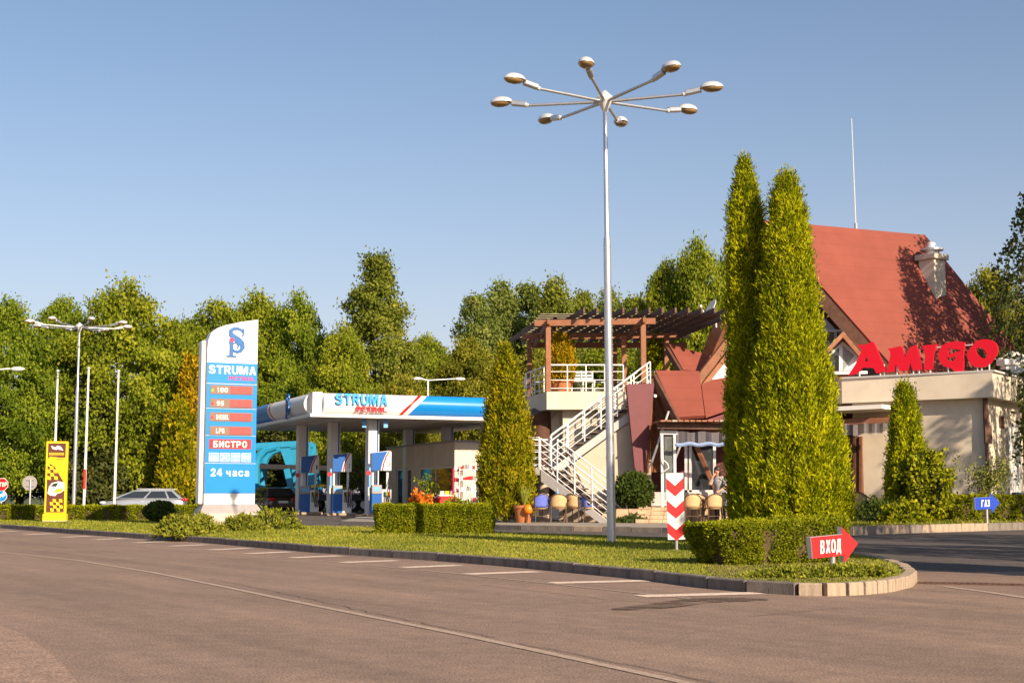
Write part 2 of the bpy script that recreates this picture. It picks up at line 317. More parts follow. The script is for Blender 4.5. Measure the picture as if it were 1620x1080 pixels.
# ---------------------------------------------------------------- bold block lettering (unit cell outlines)
BLOCK = {'В': [[(0, 0), (.62, 0), (.9, .12), (.92, .36), (.72, .52), (.86, .66), (.84, .88), (.6, 1), (0, 1)], [(.3, .17), (.54, .17), (.62, .28), (.54, .41), (.3, .41)], [(.3, .60), (.5, .60), (.56, .71), (.5, .83), (.3, .83)]],
 'Х': [[(0, 0), (.32, 0), (.5, .33), (.68, 0), (1, 0), (.68, .51), (.97, 1), (.66, 1), (.5, .69), (.34, 1), (.03, 1), (.32, .51)]],
 'O': [[(.3, 0), (.7, 0), (.93, .18), (1, .5), (.93, .82), (.7, 1), (.3, 1), (.07, .82), (0, .5), (.07, .18)], [(.42, .19), (.31, .33), (.28, .5), (.31, .67), (.42, .81), (.58, .81), (.69, .67), (.72, .5), (.69, .33), (.58, .19)]],
 'Д': [[(0, -.16), (.2, -.16), (.2, 0), (.82, 0), (.82, -.16), (1.02, -.16), (1.02, .19), (.92, .19), (.92, 1), (.24, 1), (.2, .6), (.1, .19), (0, .19)], [(.4, .19), (.64, .19), (.64, .81), (.48, .81), (.46, .5)]],
 'Г': [[(0, 0), (.32, 0), (.32, .79), (.85, .79), (.85, 1), (0, 1)]],
 'A': [[(0, 0), (.31, 0), (.37, .22), (.65, .22), (.71, 0), (1.02, 0), (.68, 1), (.34, 1)], [(.43, .41), (.59, .41), (.51, .74)]],
 'З': [[(0, .08), (.3, 0), (.66, 0), (.92, .13), (.94, .36), (.74, .52), (.9, .66), (.86, .9), (.62, 1), (.28, 1), (.04, .92), (.1, .74), (.3, .81), (.5, .8), (.57, .7), (.5, .61), (.26, .61), (.26, .42), (.5, .42), (.62, .31), (.52, .2), (.3, .2), (.06, .29)]],
 'T': [[(.36, 0), (.64, 0), (.64, .8), (1, .8), (1, 1), (0, 1), (0, .8), (.36, .8)]],
 'R': [[(0, 0), (.28, 0), (.28, .38), (.44, .38), (.7, 0), (1.02, 0), (.72, .43), (.92, .55), (.96, .75), (.88, .93), (.65, 1), (0, 1)], [(.28, .56), (.56, .56), (.66, .68), (.56, .81), (.28, .81)]],
 'U': [[(0, 1), (0, .3), (.1, .08), (.33, 0), (.67, 0), (.9, .08), (1, .3), (1, 1), (.72, 1), (.72, .32), (.62, .19), (.38, .19), (.28, .32), (.28, 1)]],
 'M': [[(0, 0), (.22, 0), (.22, .66), (.41, 0), (.59, 0), (.78, .66), (.78, 0), (1, 0), (1, 1), (.67, 1), (.5, .38), (.33, 1), (0, 1)]],
 'S': [[(0, .25), (.02, .16), (.14, .05), (.35, 0), (.65, 0), (.88, .07), (1, .24), (.98, .42), (.82, .54), (.4, .64), (.31, .72), (.36, .8), (.6, .81), (.7, .7), (.97, .72), (.9, .92), (.65, 1), (.35, 1), (.12, .93), (.02, .77), (.05, .58), (.2, .47), (.6, .37), (.7, .28), (.63, .2), (.4, .19), (.28, .28)]],
 'P': [[(0, 0), (.28, 0), (.28, .36), (.6, .36), (.9, .46), (.98, .68), (.9, .9), (.62, 1), (0, 1)], [(.28, .56), (.54, .56), (.66, .68), (.54, .8), (.28, .8)]],
 'E': [[(0, 0), (.95, 0), (.95, .19), (.28, .19), (.28, .42), (.85, .42), (.85, .60), (.28, .6), (.28, .81), (.93, .81), (.93, 1), (0, 1)]],
 'L': [[(0, 0), (.9, 0), (.9, .2), (.28, .2), (.28, 1), (0, 1)]],
 'Б': [[(0, 0), (.6, 0), (.9, .1), (.96, .32), (.88, .52), (.6, .62), (.28, .62), (.28, .81), (.85, .81), (.85, 1), (0, 1)], [(.28, .18), (.55, .18), (.66, .31), (.55, .44), (.28, .44)]],
 'И': [[(0, 0), (.26, 0), (.72, .6), (.72, 0), (1, 0), (1, 1), (.74, 1), (.28, .4), (.28, 1), (0, 1)]],
 'C': [[(1, .34), (.92, .12), (.68, 0), (.32, 0), (.08, .15), (0, .5), (.08, .85), (.32, 1), (.68, 1), (.92, .88), (1, .66), (.72, .62), (.64, .78), (.48, .81), (.34, .74), (.29, .5), (.34, .26), (.48, .19), (.64, .22), (.72, .38)]],
 '2': [[(0, 0), (.95, 0), (.95, .2), (.42, .2), (.8, .48), (.94, .7), (.85, .92), (.6, 1), (.3, 1), (.08, .9), (0, .68), (.27, .65), (.34, .78), (.5, .81), (.63, .74), (.62, .62), (.45, .46), (.05, .18)]],
 '4': [[(.55, 0), (.82, 0), (.82, .2), (1, .2), (1, .4), (.82, .4), (.82, 1), (.52, 1), (0, .38), (0, .2), (.55, .2)], [(.28, .4), (.55, .4), (.55, .72)]],
 'ч': [[(.6, 0), (.88, 0), (.88, .72), (.6, .72), (.6, .42), (.4, .42), (.3, .5), (.3, .72), (.02, .72), (.02, .42), (.2, .24), (.6, .24)]],
 'а': [[(.62, 0), (.9, 0), (.9, .5), (.78, .68), (.5, .74), (.2, .7), (.06, .54), (.32, .5), (.45, .57), (.6, .54), (.62, .45), (.25, .38), (.04, .28), (.04, .12), (.2, 0), (.42, 0), (.6, .08)], [(.62, .3), (.36, .26), (.32, .18), (.45, .15), (.6, .2)]],
 '1': [[(.4, 0), (.68, 0), (.68, 1), (.46, 1), (.15, .82), (.15, .62), (.4, .72)]],
 '9': [[(.08, .05), (.35, 0), (.65, 0), (.9, .2), (1, .55), (.9, .88), (.6, 1), (.3, 1), (.05, .85), (0, .62), (.12, .42), (.4, .35), (.7, .44), (.62, .24), (.48, .17), (.15, .25)], [(.3, .68), (.38, .55), (.55, .55), (.66, .68), (.55, .82), (.38, .82)]],
 '5': [[(.02, .1), (.3, 0), (.65, 0), (.93, .15), (.96, .42), (.75, .6), (.45, .64), (.3, .6), (.34, .81), (.88, .81), (.88, 1), (.12, 1), (.04, .42), (.3, .38), (.5, .46), (.66, .38), (.66, .24), (.5, .17), (.3, .22), (.06, .32)]],
 'D': [[(0, 0), (.55, 0), (.88, .15), (1, .5), (.88, .85), (.55, 1), (0, 1)], [(.28, .19), (.5, .19), (.68, .32), (.72, .5), (.68, .68), (.5, .81), (.28, .81)]],
 'I': [[(.36, 0), (.64, 0), (.64, 1), (.36, 1)]],
 'G': [[(1, .5), (.55, .5), (.55, .33), (.72, .33), (.7, .22), (.5, .18), (.34, .27), (.29, .5), (.34, .74), (.5, .82), (.66, .78), (.74, .66), (1, .7), (.9, .9), (.65, 1), (.32, 1), (.08, .85), (0, .5), (.08, .15), (.32, 0), (.68, 0), (1, .12)]],
 'W': [[(.2, 0), (.4, 0), (.5, .5), (.6, 0), (.8, 0), (1.02, 1), (.78, 1), (.69, .42), (.58, 1), (.42, 1), (.31, .42), (.22, 1), (-.02, 1)]]}
for k_, v_ in {'О': 'O', 'А': 'A', 'С': 'C', 'Т': 'T', 'Р': 'P', '0': 'O'}.items(): BLOCK[k_] = BLOCK[v_]
BLOCK['с'] = [[(x * .95, y * .74) for x, y in BLOCK['C'][0]]]
CW_ = {'M': 1.28, 'W': 1.35, 'I': .5, ' ': .5, '1': .75}
def block_word(name, word, org, w, h, mt, parent, shear=0.0, extr=.006, each=False, fill=.86):
    tot = sum(CW_.get(c, 1) for c in word); x0 = 0; loops = []; fm = frame_matrix(org, (1, 0, 0))
    for ch_ in word:
        cw = w * CW_.get(ch_, 1) / tot
        if ch_ != ' ':
            lp = [[(x0 + x * fill * cw + shear * y * h, y * h) for x, y in q] for q in BLOCK[ch_]]
            if each: outline(name, lp, fm, mt, parent, extr)
            else: loops += lp
        x0 += cw
    if not each: outline(name, loops, fm, mt, parent, extr)

# ---------------------------------------------------------------- foliage builders
def unit(a): return a / np.maximum(np.linalg.norm(a, axis=1, keepdims=True), 1e-6)
def wob(p, s, ph=0.0):
    x, y, z = p[:, 0] * s, p[:, 1] * s, p[:, 2] * s
    return (np.sin(x * 1.7 + 1.3 * np.sin(y * 1.1 + ph) + ph) + np.sin(y * 2.1 + 1.1 * np.sin(z * 1.4) + 2 * ph) + np.sin(z * 1.9 + 1.2 * np.sin(x * 1.6 + ph))) / 3
def leaf_mesh(p, a, s, L, W, tint):
    n = len(p); L = L[:, None]; W = W[:, None]
    nn = np.cross(a, s)
    v = np.stack([p, p + a * L * .5 + s * W, p + a * L + nn * L * .12, p + a * L * .5 - s * W], 1).reshape(-1, 3).astype('f')
    me = bpy.data.meshes.new('leaves'); me.vertices.add(4 * n); me.vertices.foreach_set('co', v.ravel())
    me.loops.add(4 * n); me.loops.foreach_set('vertex_index', np.arange(4 * n, dtype='i'))
    me.polygons.add(n); me.polygons.foreach_set('loop_start', np.arange(0, 4 * n, 4, dtype='i'))
    at = me.attributes.new('tint', 'FLOAT', 'FACE'); at.data.foreach_set('value', np.clip(tint, 0, 1).astype('f'))
    me.update(); return me
def scatter_leaves(rng, p, n, L, W, out=.6, up=.4, rnd=.7, tint=None, face=.75):
    N = len(p); a = unit(n * out + np.array([0, 0, up]) + rng.normal(0, rnd, (N, 3))); s = unit(np.cross(a, unit(n + np.array([0, 0, .15])) * face * 1.6 + rng.normal(0, .55, (N, 3))))
    if tint is None: tint = rng.uniform(0, 1, N)
    return leaf_mesh(p, a, s, L * rng.uniform(.65, 1.3, N), W * rng.uniform(.7, 1.25, N), tint)

def crown_mesh(seed, H, Rr, prof, ncl, lpc, cr, leaf, z0=.12, lob=.28, inner=.35):
    rng = np.random.default_rng(seed); t = rng.uniform(0, 1, ncl * 3); t = t[rng.uniform(0, 1, ncl * 3) < np.clip(prof(t) + .15, 0, 1)][:ncl]
    ncl = len(t); ang = rng.uniform(0, 2 * math.pi, ncl); f1, f2, f3 = rng.uniform(0, 6, 3)
    lobe = 1 + lob * np.sin(3 * ang + f1 + 7 * t) * np.sin(5 * t * math.pi + f2 + ang) + .12 * np.sin(7 * ang - 11 * t + f3)
    rad = Rr * prof(t) * lobe * (inner + (1 - inner) * np.sqrt(rng.uniform(0, 1, ncl)))
    c = np.stack([rad * np.cos(ang), rad * np.sin(ang), H * (z0 + (1 - z0) * t)], 1)
    idx = np.repeat(np.arange(ncl), lpc); off = rng.normal(0, 1, (len(idx), 3)) * np.array([1, 1, .62]) * cr * rng.uniform(.6, 1.2, ncl)[idx][:, None]
    p = c[idx] + off
    outw = unit(np.stack([c[:, 0], c[:, 1], np.full(ncl, Rr * .35)], 1))[idx]
    nrm = unit(outw + unit(off) * .8)
    ct = rng.normal(0, .20, ncl)[idx]
    me = scatter_leaves(rng, p, nrm, leaf, leaf * .36, .5, .05, .8, .46 + ct + rng.normal(0, .11, len(p)))
    return me, c
def trunk_mesh(seed, H, r, c, nl=12, frac=.82, barkmat=None):
    rng = random.Random(seed); mb = MB()
    pts = [Vector((rng.uniform(-.12, .12) * k, rng.uniform(-.12, .12) * k, H * frac * k / 6)) for k in range(7)]; pts[0] = Vector((0, 0, -.3))
    mb.tube(pts, [r * (1.25 - 1.0 * k / 6) for k in range(7)], 9)
    for i in range(nl):
        e = Vector(c[rng.randrange(len(c))]); z = max(.25 * H * frac, e.z - rng.uniform(.12, .3) * H); z = min(z, H * frac * .95)
        k = z / (H * frac) * 6; j = min(int(k), 5); s0 = pts[j].lerp(pts[j + 1], k - j)
        mid = s0.lerp(e, .5) + Vector((0, 0, .15 * (e - s0).length * rng.uniform(-.2, .8)))
        rr = r * .42 * (1.15 - z / H)
        mb.tube([s0, mid, e], [rr, rr * .6, rr * .18], 6)
    return mb
def tree_proto(name, seed, H, Rr, prof, ncl, lpc, cr, leaf, lm, bm=None, z0=.12, lob=.28, tr=.28, inner=.35):
    e = empty(name, (0, 0, 0)); me, c = crown_mesh(seed, H, Rr, prof, ncl, lpc, cr, leaf, z0, lob, inner)
    trunk_mesh(seed, H, tr, c).build('trunk', bm or m_bark, e, True); link('crown', me, lm, e)
    return e
class Kind:
    def __init__(s, *a, **k): s.a, s.k, s.first = a, k, None
    def place(s, loc, rz, H, wid, label, cat='tree', group=None):
        if s.first is None: s.first = tree_proto(*s.a, **s.k); o = s.first
        else: o = copy_tree(s.first)
        o.location = loc; o.rotation_euler = (0, 0, rz); sx = wid / (2 * s.a[3]); o.scale = (sx, sx, H / s.a[2])
        for q in ('label', 'category', 'group'):
            if q in o: del o[q]
        return tag(o, label, cat, group)

def revolve_plant(name, loc, H, Rr, prof, ntuft, lpt, leaf, lm, seed, label, cat='conifer', group=None, lump=.14, lumps=2.2, up=.75, core=m_core, trunk=.09, tuft=.07, z0=.04, asp=.26, tbias=0):
    rng = np.random.default_rng(seed); e = empty(name, loc, 0, label, cat, group)
    t = rng.uniform(0, 1, ntuft * 4); t = t[rng.uniform(0, 1, ntuft * 4) < prof(t) + .06][:ntuft]; N = len(t)
    ang = rng.uniform(0, 2 * math.pi, N)
    def surf(t, ang, k=1.0):
        d = np.stack([np.cos(ang), np.sin(ang), np.zeros_like(t)], 1); r = Rr * prof(t)
        q = d * r[:, None]; q[:, 2] = H * (z0 + (1 - z0) * t)
        q2 = q.copy(); q2[:, 2] *= .75
        w = wob(q2, lumps / max(Rr, .3) * 1.2, seed) * lump + wob(q2, 3.1 * lumps / max(Rr, .3), seed + 2) * lump * 1.15
        return d * (r * (k + w))[:, None] + np.array([0, 0, 1]) * q[:, 2:3], d, w
    p, d, w = surf(t, ang); p = p + rng.normal(0, tuft * .45, p.shape) + d * rng.normal(0, tuft * .8, N)[:, None]
    idx = np.repeat(np.arange(N), lpt); pp = p[idx] + rng.normal(0, 1, (len(idx), 3)) * tuft * np.array([.62, .62, 1.25])
    ct = (rng.normal(0, .22, N) + w * 1.3)[idx]; td = unit(d + rng.normal(0, .5, d.shape) * np.array([1, 1, .4]))[idx]  # bulges tinted lighter, hollows darker: clump shading put into the leaf colour
    me = scatter_leaves(rng, pp, td, leaf, leaf * asp, .5, up, .32, .5 + tbias + ct + rng.normal(0, .08, len(pp)), .5)
    link('crown', me, lm, e)
    nt_, na = 26, 20; tt = np.repeat(np.linspace(.0, .97, nt_), na); aa = np.tile(np.linspace(0, 2 * math.pi, na, endpoint=False), nt_)
    q, _, _ = surf(tt, aa, .80); mb = MB()
    fs = [(i * na + k, i * na + (k + 1) % na, (i + 1) * na + (k + 1) % na, (i + 1) * na + k) for i in range(nt_ - 1) for k in range(na)]
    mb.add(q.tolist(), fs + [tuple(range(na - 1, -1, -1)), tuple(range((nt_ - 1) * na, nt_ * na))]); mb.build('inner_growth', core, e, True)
    if trunk:
        MB().tube([(0, 0, -.1), (0, 0, H * .12), (.02, 0, H * .6)], [trunk, trunk * .9, trunk * .3], 8).build('trunk', m_bark, e, True)
    return e

def hedge(name, loc, rz, dim, n, leaf, lm, seed, label, cat='hedge', group=None, streak=.0, taper=0.0, rnd=.15, core=m_corebr, slope=0.0):
    """clipped hedge: box of leaves round a twiggy core; dim = length, width, height"""
    rng = np.random.default_rng(seed); e = empty(name, loc, rz, label, cat, group); lx, ly, h = dim
    def shape(q):                                   # q in -1..1 cube surface -> rounded box
        v = q.copy(); k = 6.0
        f = (np.abs(v[:, 0]) ** k + np.abs(v[:, 1]) ** k) ** (1 / k); v[:, :2] /= np.maximum(f, 1)[:, None]
        s = 1 - taper * (1 - (v[:, 2] + 1) / 2)
        top = np.clip((v[:, 2] - .7) / .3, 0, 1) ** 2 * rnd
        x = v[:, 0] * (lx / 2 * s) * (1 - top * .25 / max(lx, .5)); y = v[:, 1] * (ly / 2 * s) * (1 - top)
        hh = h * (1 + slope * v[:, 0])
        return np.stack([x, y, (v[:, 2] + 1) / 2 * hh], 1)
    areas = np.array([lx * ly, lx * h, lx * h, ly * h, ly * h]); pick = rng.choice(5, n, p=areas / areas.sum()); a = rng.uniform(-1, 1, n); b = rng.uniform(-1, 1, n); one = np.ones(n)
    q = np.zeros((n, 3)); nr = np.zeros((n, 3))
    for i, (qq, nn) in enumerate((((a, b, one), (0, 0, 1)), ((a, -one, b), (0, -1, 0)), ((a, one, b), (0, 1, 0)), ((-one, a, b), (-1, 0, 0)), ((one, a, b), (1, 0, 0)))):
        k = pick == i; q[k] = np.stack(qq, 1)[k]; nr[k] = nn
    p = shape(q); w = wob(p, 5.5, seed) * .035 + wob(p, 13, seed + 1) * .025
    side = np.abs(nr[:, 2]) < .5
    if streak:
        st = wob(np.stack([p[:, 0], p[:, 1], p[:, 2] * .12], 1), 6.5, seed) * .6 + wob(np.stack([p[:, 0], p[:, 1], p[:, 2] * .25], 1), 15, seed) * .4
        low = np.clip(1.25 - p[:, 2] / h, 0, 1); gap = np.clip(st - .10, 0, 1) * low * side
        keep = rng.uniform(0, 1, n) > gap * streak * 2.6; p, nr, w, side, gap = p[keep], nr[keep], w[keep], side[keep], gap[keep]; w = w - gap * .12
    p = p + nr * w[:, None] + rng.normal(0, .014, p.shape)
    tint = .48 + w * 3.5 + rng.normal(0, .13, len(p)) + np.where(side, -.05, .12)  # top and bulges lighter, sides darker: light and shade put into leaf colour
    link('foliage', scatter_leaves(rng, p - nr * leaf * .4, nr, leaf, leaf * .33, .8, .45, .6, tint), lm, e)
    nu = 18; mb = MB(); g = np.linspace(-1, 1, nu)
    for ax in range(5):
        A, B = np.meshgrid(g, g); A, B = A.ravel(), B.ravel(); O = np.ones_like(A)
        qq = [(A, B, O), (A, -O, B), (A, O, B), (-O, A, B), (O, A, B)][ax]
        s_ = shape(np.stack(qq, 1)); s_[:, :2] *= np.array([1 - .09 / lx, 1 - .12 / ly]); s_[:, 2] *= 1 - .05 / h
        s_ = s_ + (wob(s_, 9, seed) * .02)[:, None]
        mb.add(s_.tolist(), [(i * nu + j, i * nu + j + 1, (i + 1) * nu + j + 1, (i + 1) * nu + j) for i in range(nu - 1) for j in range(nu - 1)])
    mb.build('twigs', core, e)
    return e

def mound(name, loc, rx, ry, h, n, leaf, lm, seed, label, cat='shrub', group=None, up=.5, asp=.2, lump=.3, full=False, core=m_core):
    """loose mound (dome) or ball of sprays"""
    rng = np.random.default_rng(seed); e = empty(name, loc, 0, label, cat, group)
    d = unit(rng.normal(0, 1, (n, 3)))
    if not full: d[:, 2] = np.abs(d[:, 2])
    w = wob(d, 4.5, seed) * lump + wob(d, 10, seed + 1) * lump * .5
    sc = np.array([rx, ry, h if not full else h / 2]); p = d * sc * (.86 + w + rng.normal(0, .07, n))[:, None]
    if full: p[:, 2] += h / 2
    p[:, 2] = np.maximum(p[:, 2], .01)
    link('foliage', scatter_leaves(rng, p, d, leaf, leaf * asp, .8, up, .6, .5 + w * .8 + rng.normal(0, .18, n)), lm, e)
    mb = MB(); nn = 14; ring = [(math.sin(math.pi * i / nn) if full else math.cos(math.pi / 2 * i / nn), -math.cos(math.pi * i / nn) if full else math.sin(math.pi / 2 * i / nn)) for i in range(nn + 1)]
    k = 20; vs_ = []
    for r_, z_ in ring:
        for j in range(k): vs_.append((r_ * math.cos(2 * math.pi * j / k), r_ * math.sin(2 * math.pi * j / k), z_))
    v = np.array(vs_); ww = .74 + wob(v, 4.5, seed) * lump; v = v * sc * ww[:, None]
    if full: v[:, 2] += h / 2
    mb.add(v.tolist(), [(i * k + j, i * k + (j + 1) % k, (i + 1) * k + (j + 1) % k, (i + 1) * k + j) for i in range(nn) for j in range(k)])
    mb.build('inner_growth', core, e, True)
    if full: MB().tube([(0, 0, -.05), (0, 0, h * .4)], .03, 6).build('stem', m_bark, e)
    return e

# ---------------------------------------------------------------- ground, road, forecourt, islands
def sheet(name, pts, z, mt, label):
    o = MB().poly([(p[0], p[1], z) for p in pts]).build(name, mt)
    if o.data.polygons[0].normal.z < 0: o.data.flip_normals()
    return tag(o, label, None, None, 'structure')
sheet('ground', [(-900, -60), (900, -60), (900, 1800), (-900, 1800)], -.03, m_ground, 'far grassy ground reaching the horizon')
fr_px = [(-330, 822), (-150, 830), (0, 835), (120, 844.5), (240, 853), (320, 858), (500, 874), (700, 887.5), (810, 896.5), (1010, 916), (1130, 932), (1210, 939)]
nose_px = [(1262, 941.5), (1312, 942.5), (1360, 941), (1410, 936), (1442, 928), (1450, 919), (1436, 907), (1405, 896)]
bk_px = [(1340, 882), (1105, 861), (810, 850), (600, 840), (480, 838), (430, 829), (300, 825), (0, 819), (-150, 817), (-330, 815)]
fr = [G(*p) for p in fr_px]; nose = [G(*p) for p in nose_px]; bk = [G(*p) for p in bk_px]
rd = (fr[-1] - fr[4]).normalized()
sheet('road', [(-160, -40), (60, -40), (60, 9)] + [(30, 13)] + [tuple((p + Vector((.05, .2, 0)))[:2]) for p in [G(1620, 905), G(1450, 905)] + nose[::-1] + fr[::-1]] + [(-70, 84), (-160, 200)], 0, m_road, 'sunlit tan asphalt road in the foreground')
sheet('forecourt', [(-160, 10), (30, 6), (60, 10), (60, 84), (-160, 84)], -.006, m_drive, 'dark asphalt forecourt and entrance lane behind the island')
lawn_pts = fr + nose + bk
def inset(pts, d):
    out = []
    for i, p in enumerate(pts):
        a, b = pts[i - 1], pts[(i + 1) % len(pts)]; t = (b - a).normalized(); out.append(p + Vector((-t.y, t.x, 0)) * d)
    return out
area = sum(lawn_pts[i - 1].x * p.y - p.x * lawn_pts[i - 1].y for i, p in enumerate(lawn_pts))
sgn = 1 if area > 0 else -1
inn = inset(lawn_pts, .10 * sgn)
lz = .095
lawn = tag(MB().prism([(p.x, p.y, lz) for p in inn], (0, 0, -.14)).build('lawn', m_lawn), 'mown grass island between road and forecourt', None, None, 'structure')
def stones(kerb, path, lens, w, h, z, mats, seed=3, lean=0):
    rng = random.Random(seed); protos = []
    for k, m_ in enumerate(mats):
        b = MB().box((.5, 0, 0), (1, w, h)).build('kerb_stone', m_, None, bevel=.012); protos.append(b.data); bpy.data.objects.remove(b)
    i = 0; pos = path[0].copy(); seg = 0; cnt = 0
    tot = [0]
    for a, b in zip(path, path[1:]): tot.append(tot[-1] + (b - a).length)
    def at(d):
        for k in range(len(path) - 1):
            if d <= tot[k + 1] or k == len(path) - 2:
                return path[k] + (path[k + 1] - path[k]) * ((d - tot[k]) / max(tot[k + 1] - tot[k], 1e-6))
    d = 0
    while d < tot[-1] - .05:
        l = lens(d, tot[-1]) * rng.uniform(.94, 1.05); a, b = at(d), at(min(d + l, tot[-1])); v = b - a
        if v.length > .06:
            o = bpy.data.objects.new('kerb_stone', protos[min(int(rng.random() * len(protos)), len(protos) - 1)]); COL.objects.link(o); o.parent = kerb
            o.location = a + Vector((0, 0, z + rng.uniform(-.005, .004))); o.rotation_euler = (rng.uniform(-.02, .02), 0, math.atan2(v.y, v.x) + rng.uniform(-.004, .004)); o.scale = (v.length - .016, 1, 1)
        d += l
kb = empty('kerb', (0, 0, 0), 0, 'weathered kerb stones round the grass island', None, None, 'structure')
inn2 = inset(lawn_pts, .055 * sgn); nf, nn_ = len(fr), len(nose)
stones(kb, inn2[1:nf + 1], lambda d, t: .62, .11, .20, .015, [m_kerb, m_kerb3, m_kerb, m_kerb3], 1)  # front stones in darker greys: the shade on their faces is in the colour
stones(kb, inn2[nf:nf + nn_ + 1], lambda d, t: .21, .13, .20, .018, [m_kerb2], 2)
stones(kb, inn2[nf + nn_:-1], lambda d, t: .8, .10, .20, .02, [m_kerb, m_kerb2], 3)
# bare earth under the hedge at the nose
sheet('earth_bed', inset([G(p[0], p[1], lz) for p in [(1130, 912), (1200, 917), (1262, 919), (1345, 918.5), (1385, 915), (1412, 909), (1416, 903), (1385, 893), (1340, 882), (1180, 876), (1110, 890)]], 0), lz + .006, m_earth, 'bare brown soil at the rounded end of the island')
# markings
def ribbon(name, pts, w, z, mt, label, kind='structure'):
    mb = MB(); l, r_ = [], []
    for i, p in enumerate(pts):
        t = (pts[min(i + 1, len(pts) - 1)] - pts[max(i - 1, 0)]).normalized(); n = Vector((-t.y, t.x, 0)) * w / 2; l.append(p + n); r_.append(p - n)
    for i in range(len(pts) - 1): mb.poly([(*r_[i][:2], z), (*r_[i + 1][:2], z), (*l[i + 1][:2], z), (*l[i][:2], z)])
    return tag(mb.build(name, mt), label, None, None, kind)
ribbon('road_line', [G(*p) for p in [(-160, 856), (0, 873), (120, 886), (240, 905), (350, 927), (460, 950), (600, 978), (740, 1006), (900, 1040), (1080, 1079), (1250, 1118)]], .075, .004, m_linefaint, 'long thin worn white line along the road')
ribbon('road_line', [G(*p) for p in [(-100, 838.5), (0, 843), (120, 851.5), (245, 861.5), (400, 876.5), (560, 891.5), (700, 905), (810, 916.5), (1000, 937), (1150, 953)]], .05, .004, m_linefaint, 'faint white edge line beside the hatched strip')
hatch = empty('hatching', (0, 0, 0), 0, 'worn white hatch bars between edge line and kerb', None, None, 'structure')
for (a, b, c, d) in [(1012, 943, 1222, 937.5), (872, 922, 1040, 918), (738, 908, 866, 903.5), (638, 897.5, 740, 893.5), (542, 889.5, 640, 886), (462, 882, 548, 878.5), (392, 875.5, 470, 872.2), (332, 869.6, 402, 866.5), (270, 863.6, 334, 861), (212, 858.4, 270, 856), (150, 853.4, 205, 851), (100, 849.5, 150, 847.5), (40, 845.6, 90, 843.4), (-20, 841.8, 30, 839.6)]:
    p, q = G(a, b), G(c, d); t = (q - p).normalized(); n = Vector((-t.y, t.x, 0)) * .145
    q = q - t * .14
    MB().poly([(*(p - n)[:2], .0045), (*(q - n)[:2], .0045), (*(q + n)[:2], .0045), (*(p + n)[:2], .0045)]).build('bar', m_line, hatch)
ribbon('road_line', [G(1490, 927), G(1560, 936), G(1640, 948)], .10, .004, m_linefaint, 'faint white stop line across the entrance lane')
ribbon('lane_line', [G(1355, 850), G(1480, 848.5), G(1640, 848)], .05, -.0015, m_linefaint, 'thin pale line on the lane nearest the right kerb')
ribbon('lane_line', [G(1440, 846.5), G(1530, 844), G(1640, 841.5)], .05, -.0015, m_linefaint, 'second thin pale line converging on the right kerb')
sheet('road_patch', [G(p[0], p[1]) for p in [(-260, 945), (-60, 968), (40, 1005), (95, 1045), (130, 1090), (-200, 1090)]], .005, m_patch, 'paler tarmac patch in the near corner of the road')
m_tar = mat('tar seam', (.085, .062, .05), .7, .3, 20)
def crack(pts, w, seed, label):
    rq = random.Random(seed); q = []
    for a, b in zip(pts, pts[1:]):
        a, b = G(*a), G(*b); n_ = max(3, int((b - a).length / .12)); q += [a.lerp(b, i / n_) + Vector((rq.gauss(0, .012), rq.gauss(0, .012), 0)) for i in range(n_)]
    ribbon('road_crack', q, w, .0055, m_tar, label)
crack([(330, 915), (470, 943), (640, 980), (800, 1012)], .009, 1, 'thin dark crack running beside the long white line')
crack([(820, 1018), (1000, 1052), (1180, 1090)], .010, 3, 'hairline crack beyond the white line near the bottom edge')
crack([(560, 905), (760, 925), (960, 948), (1120, 962)], .009, 4, 'hairline seam running parallel to the hatched strip')
crack([(1180, 975), (1330, 962), (1500, 960), (1640, 966)], .009, 5, 'hairline seam across the mouth of the entrance lane')
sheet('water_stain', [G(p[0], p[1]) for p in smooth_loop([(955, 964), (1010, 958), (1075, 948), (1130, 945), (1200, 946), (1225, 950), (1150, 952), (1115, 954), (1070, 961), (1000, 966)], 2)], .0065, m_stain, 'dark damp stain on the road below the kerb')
dg_ = empty('drain_channel', G(1452, 922), math.atan2((G(1660, 926) - G(1452, 922)).y, (G(1660, 926) - G(1452, 922)).x), 'rusty slotted drain grating across the entrance lane', 'drain')
m_rust = mat('rusty iron', (.10, .05, .03), .8, .4, 12, .4, 60)
MB().b2(0, 3.2, -.14, -.11, -.02, .010).b2(0, 3.2, .11, .14, -.02, .010).build('channel_frame', m_rust, dg_)
MB().b2(0, 3.2, -.11, .11, -.02, .002).build('channel_bed', m_dark, dg_)
bar = MB().box((0, 0, 0), (.028, .22, .014)).build('bar', m_rust, dg_); bar.location = (.03, 0, .003)
for i in range(1, 52): c = bar.copy(); COL.objects.link(c); c.location.x = .03 + i * .0615
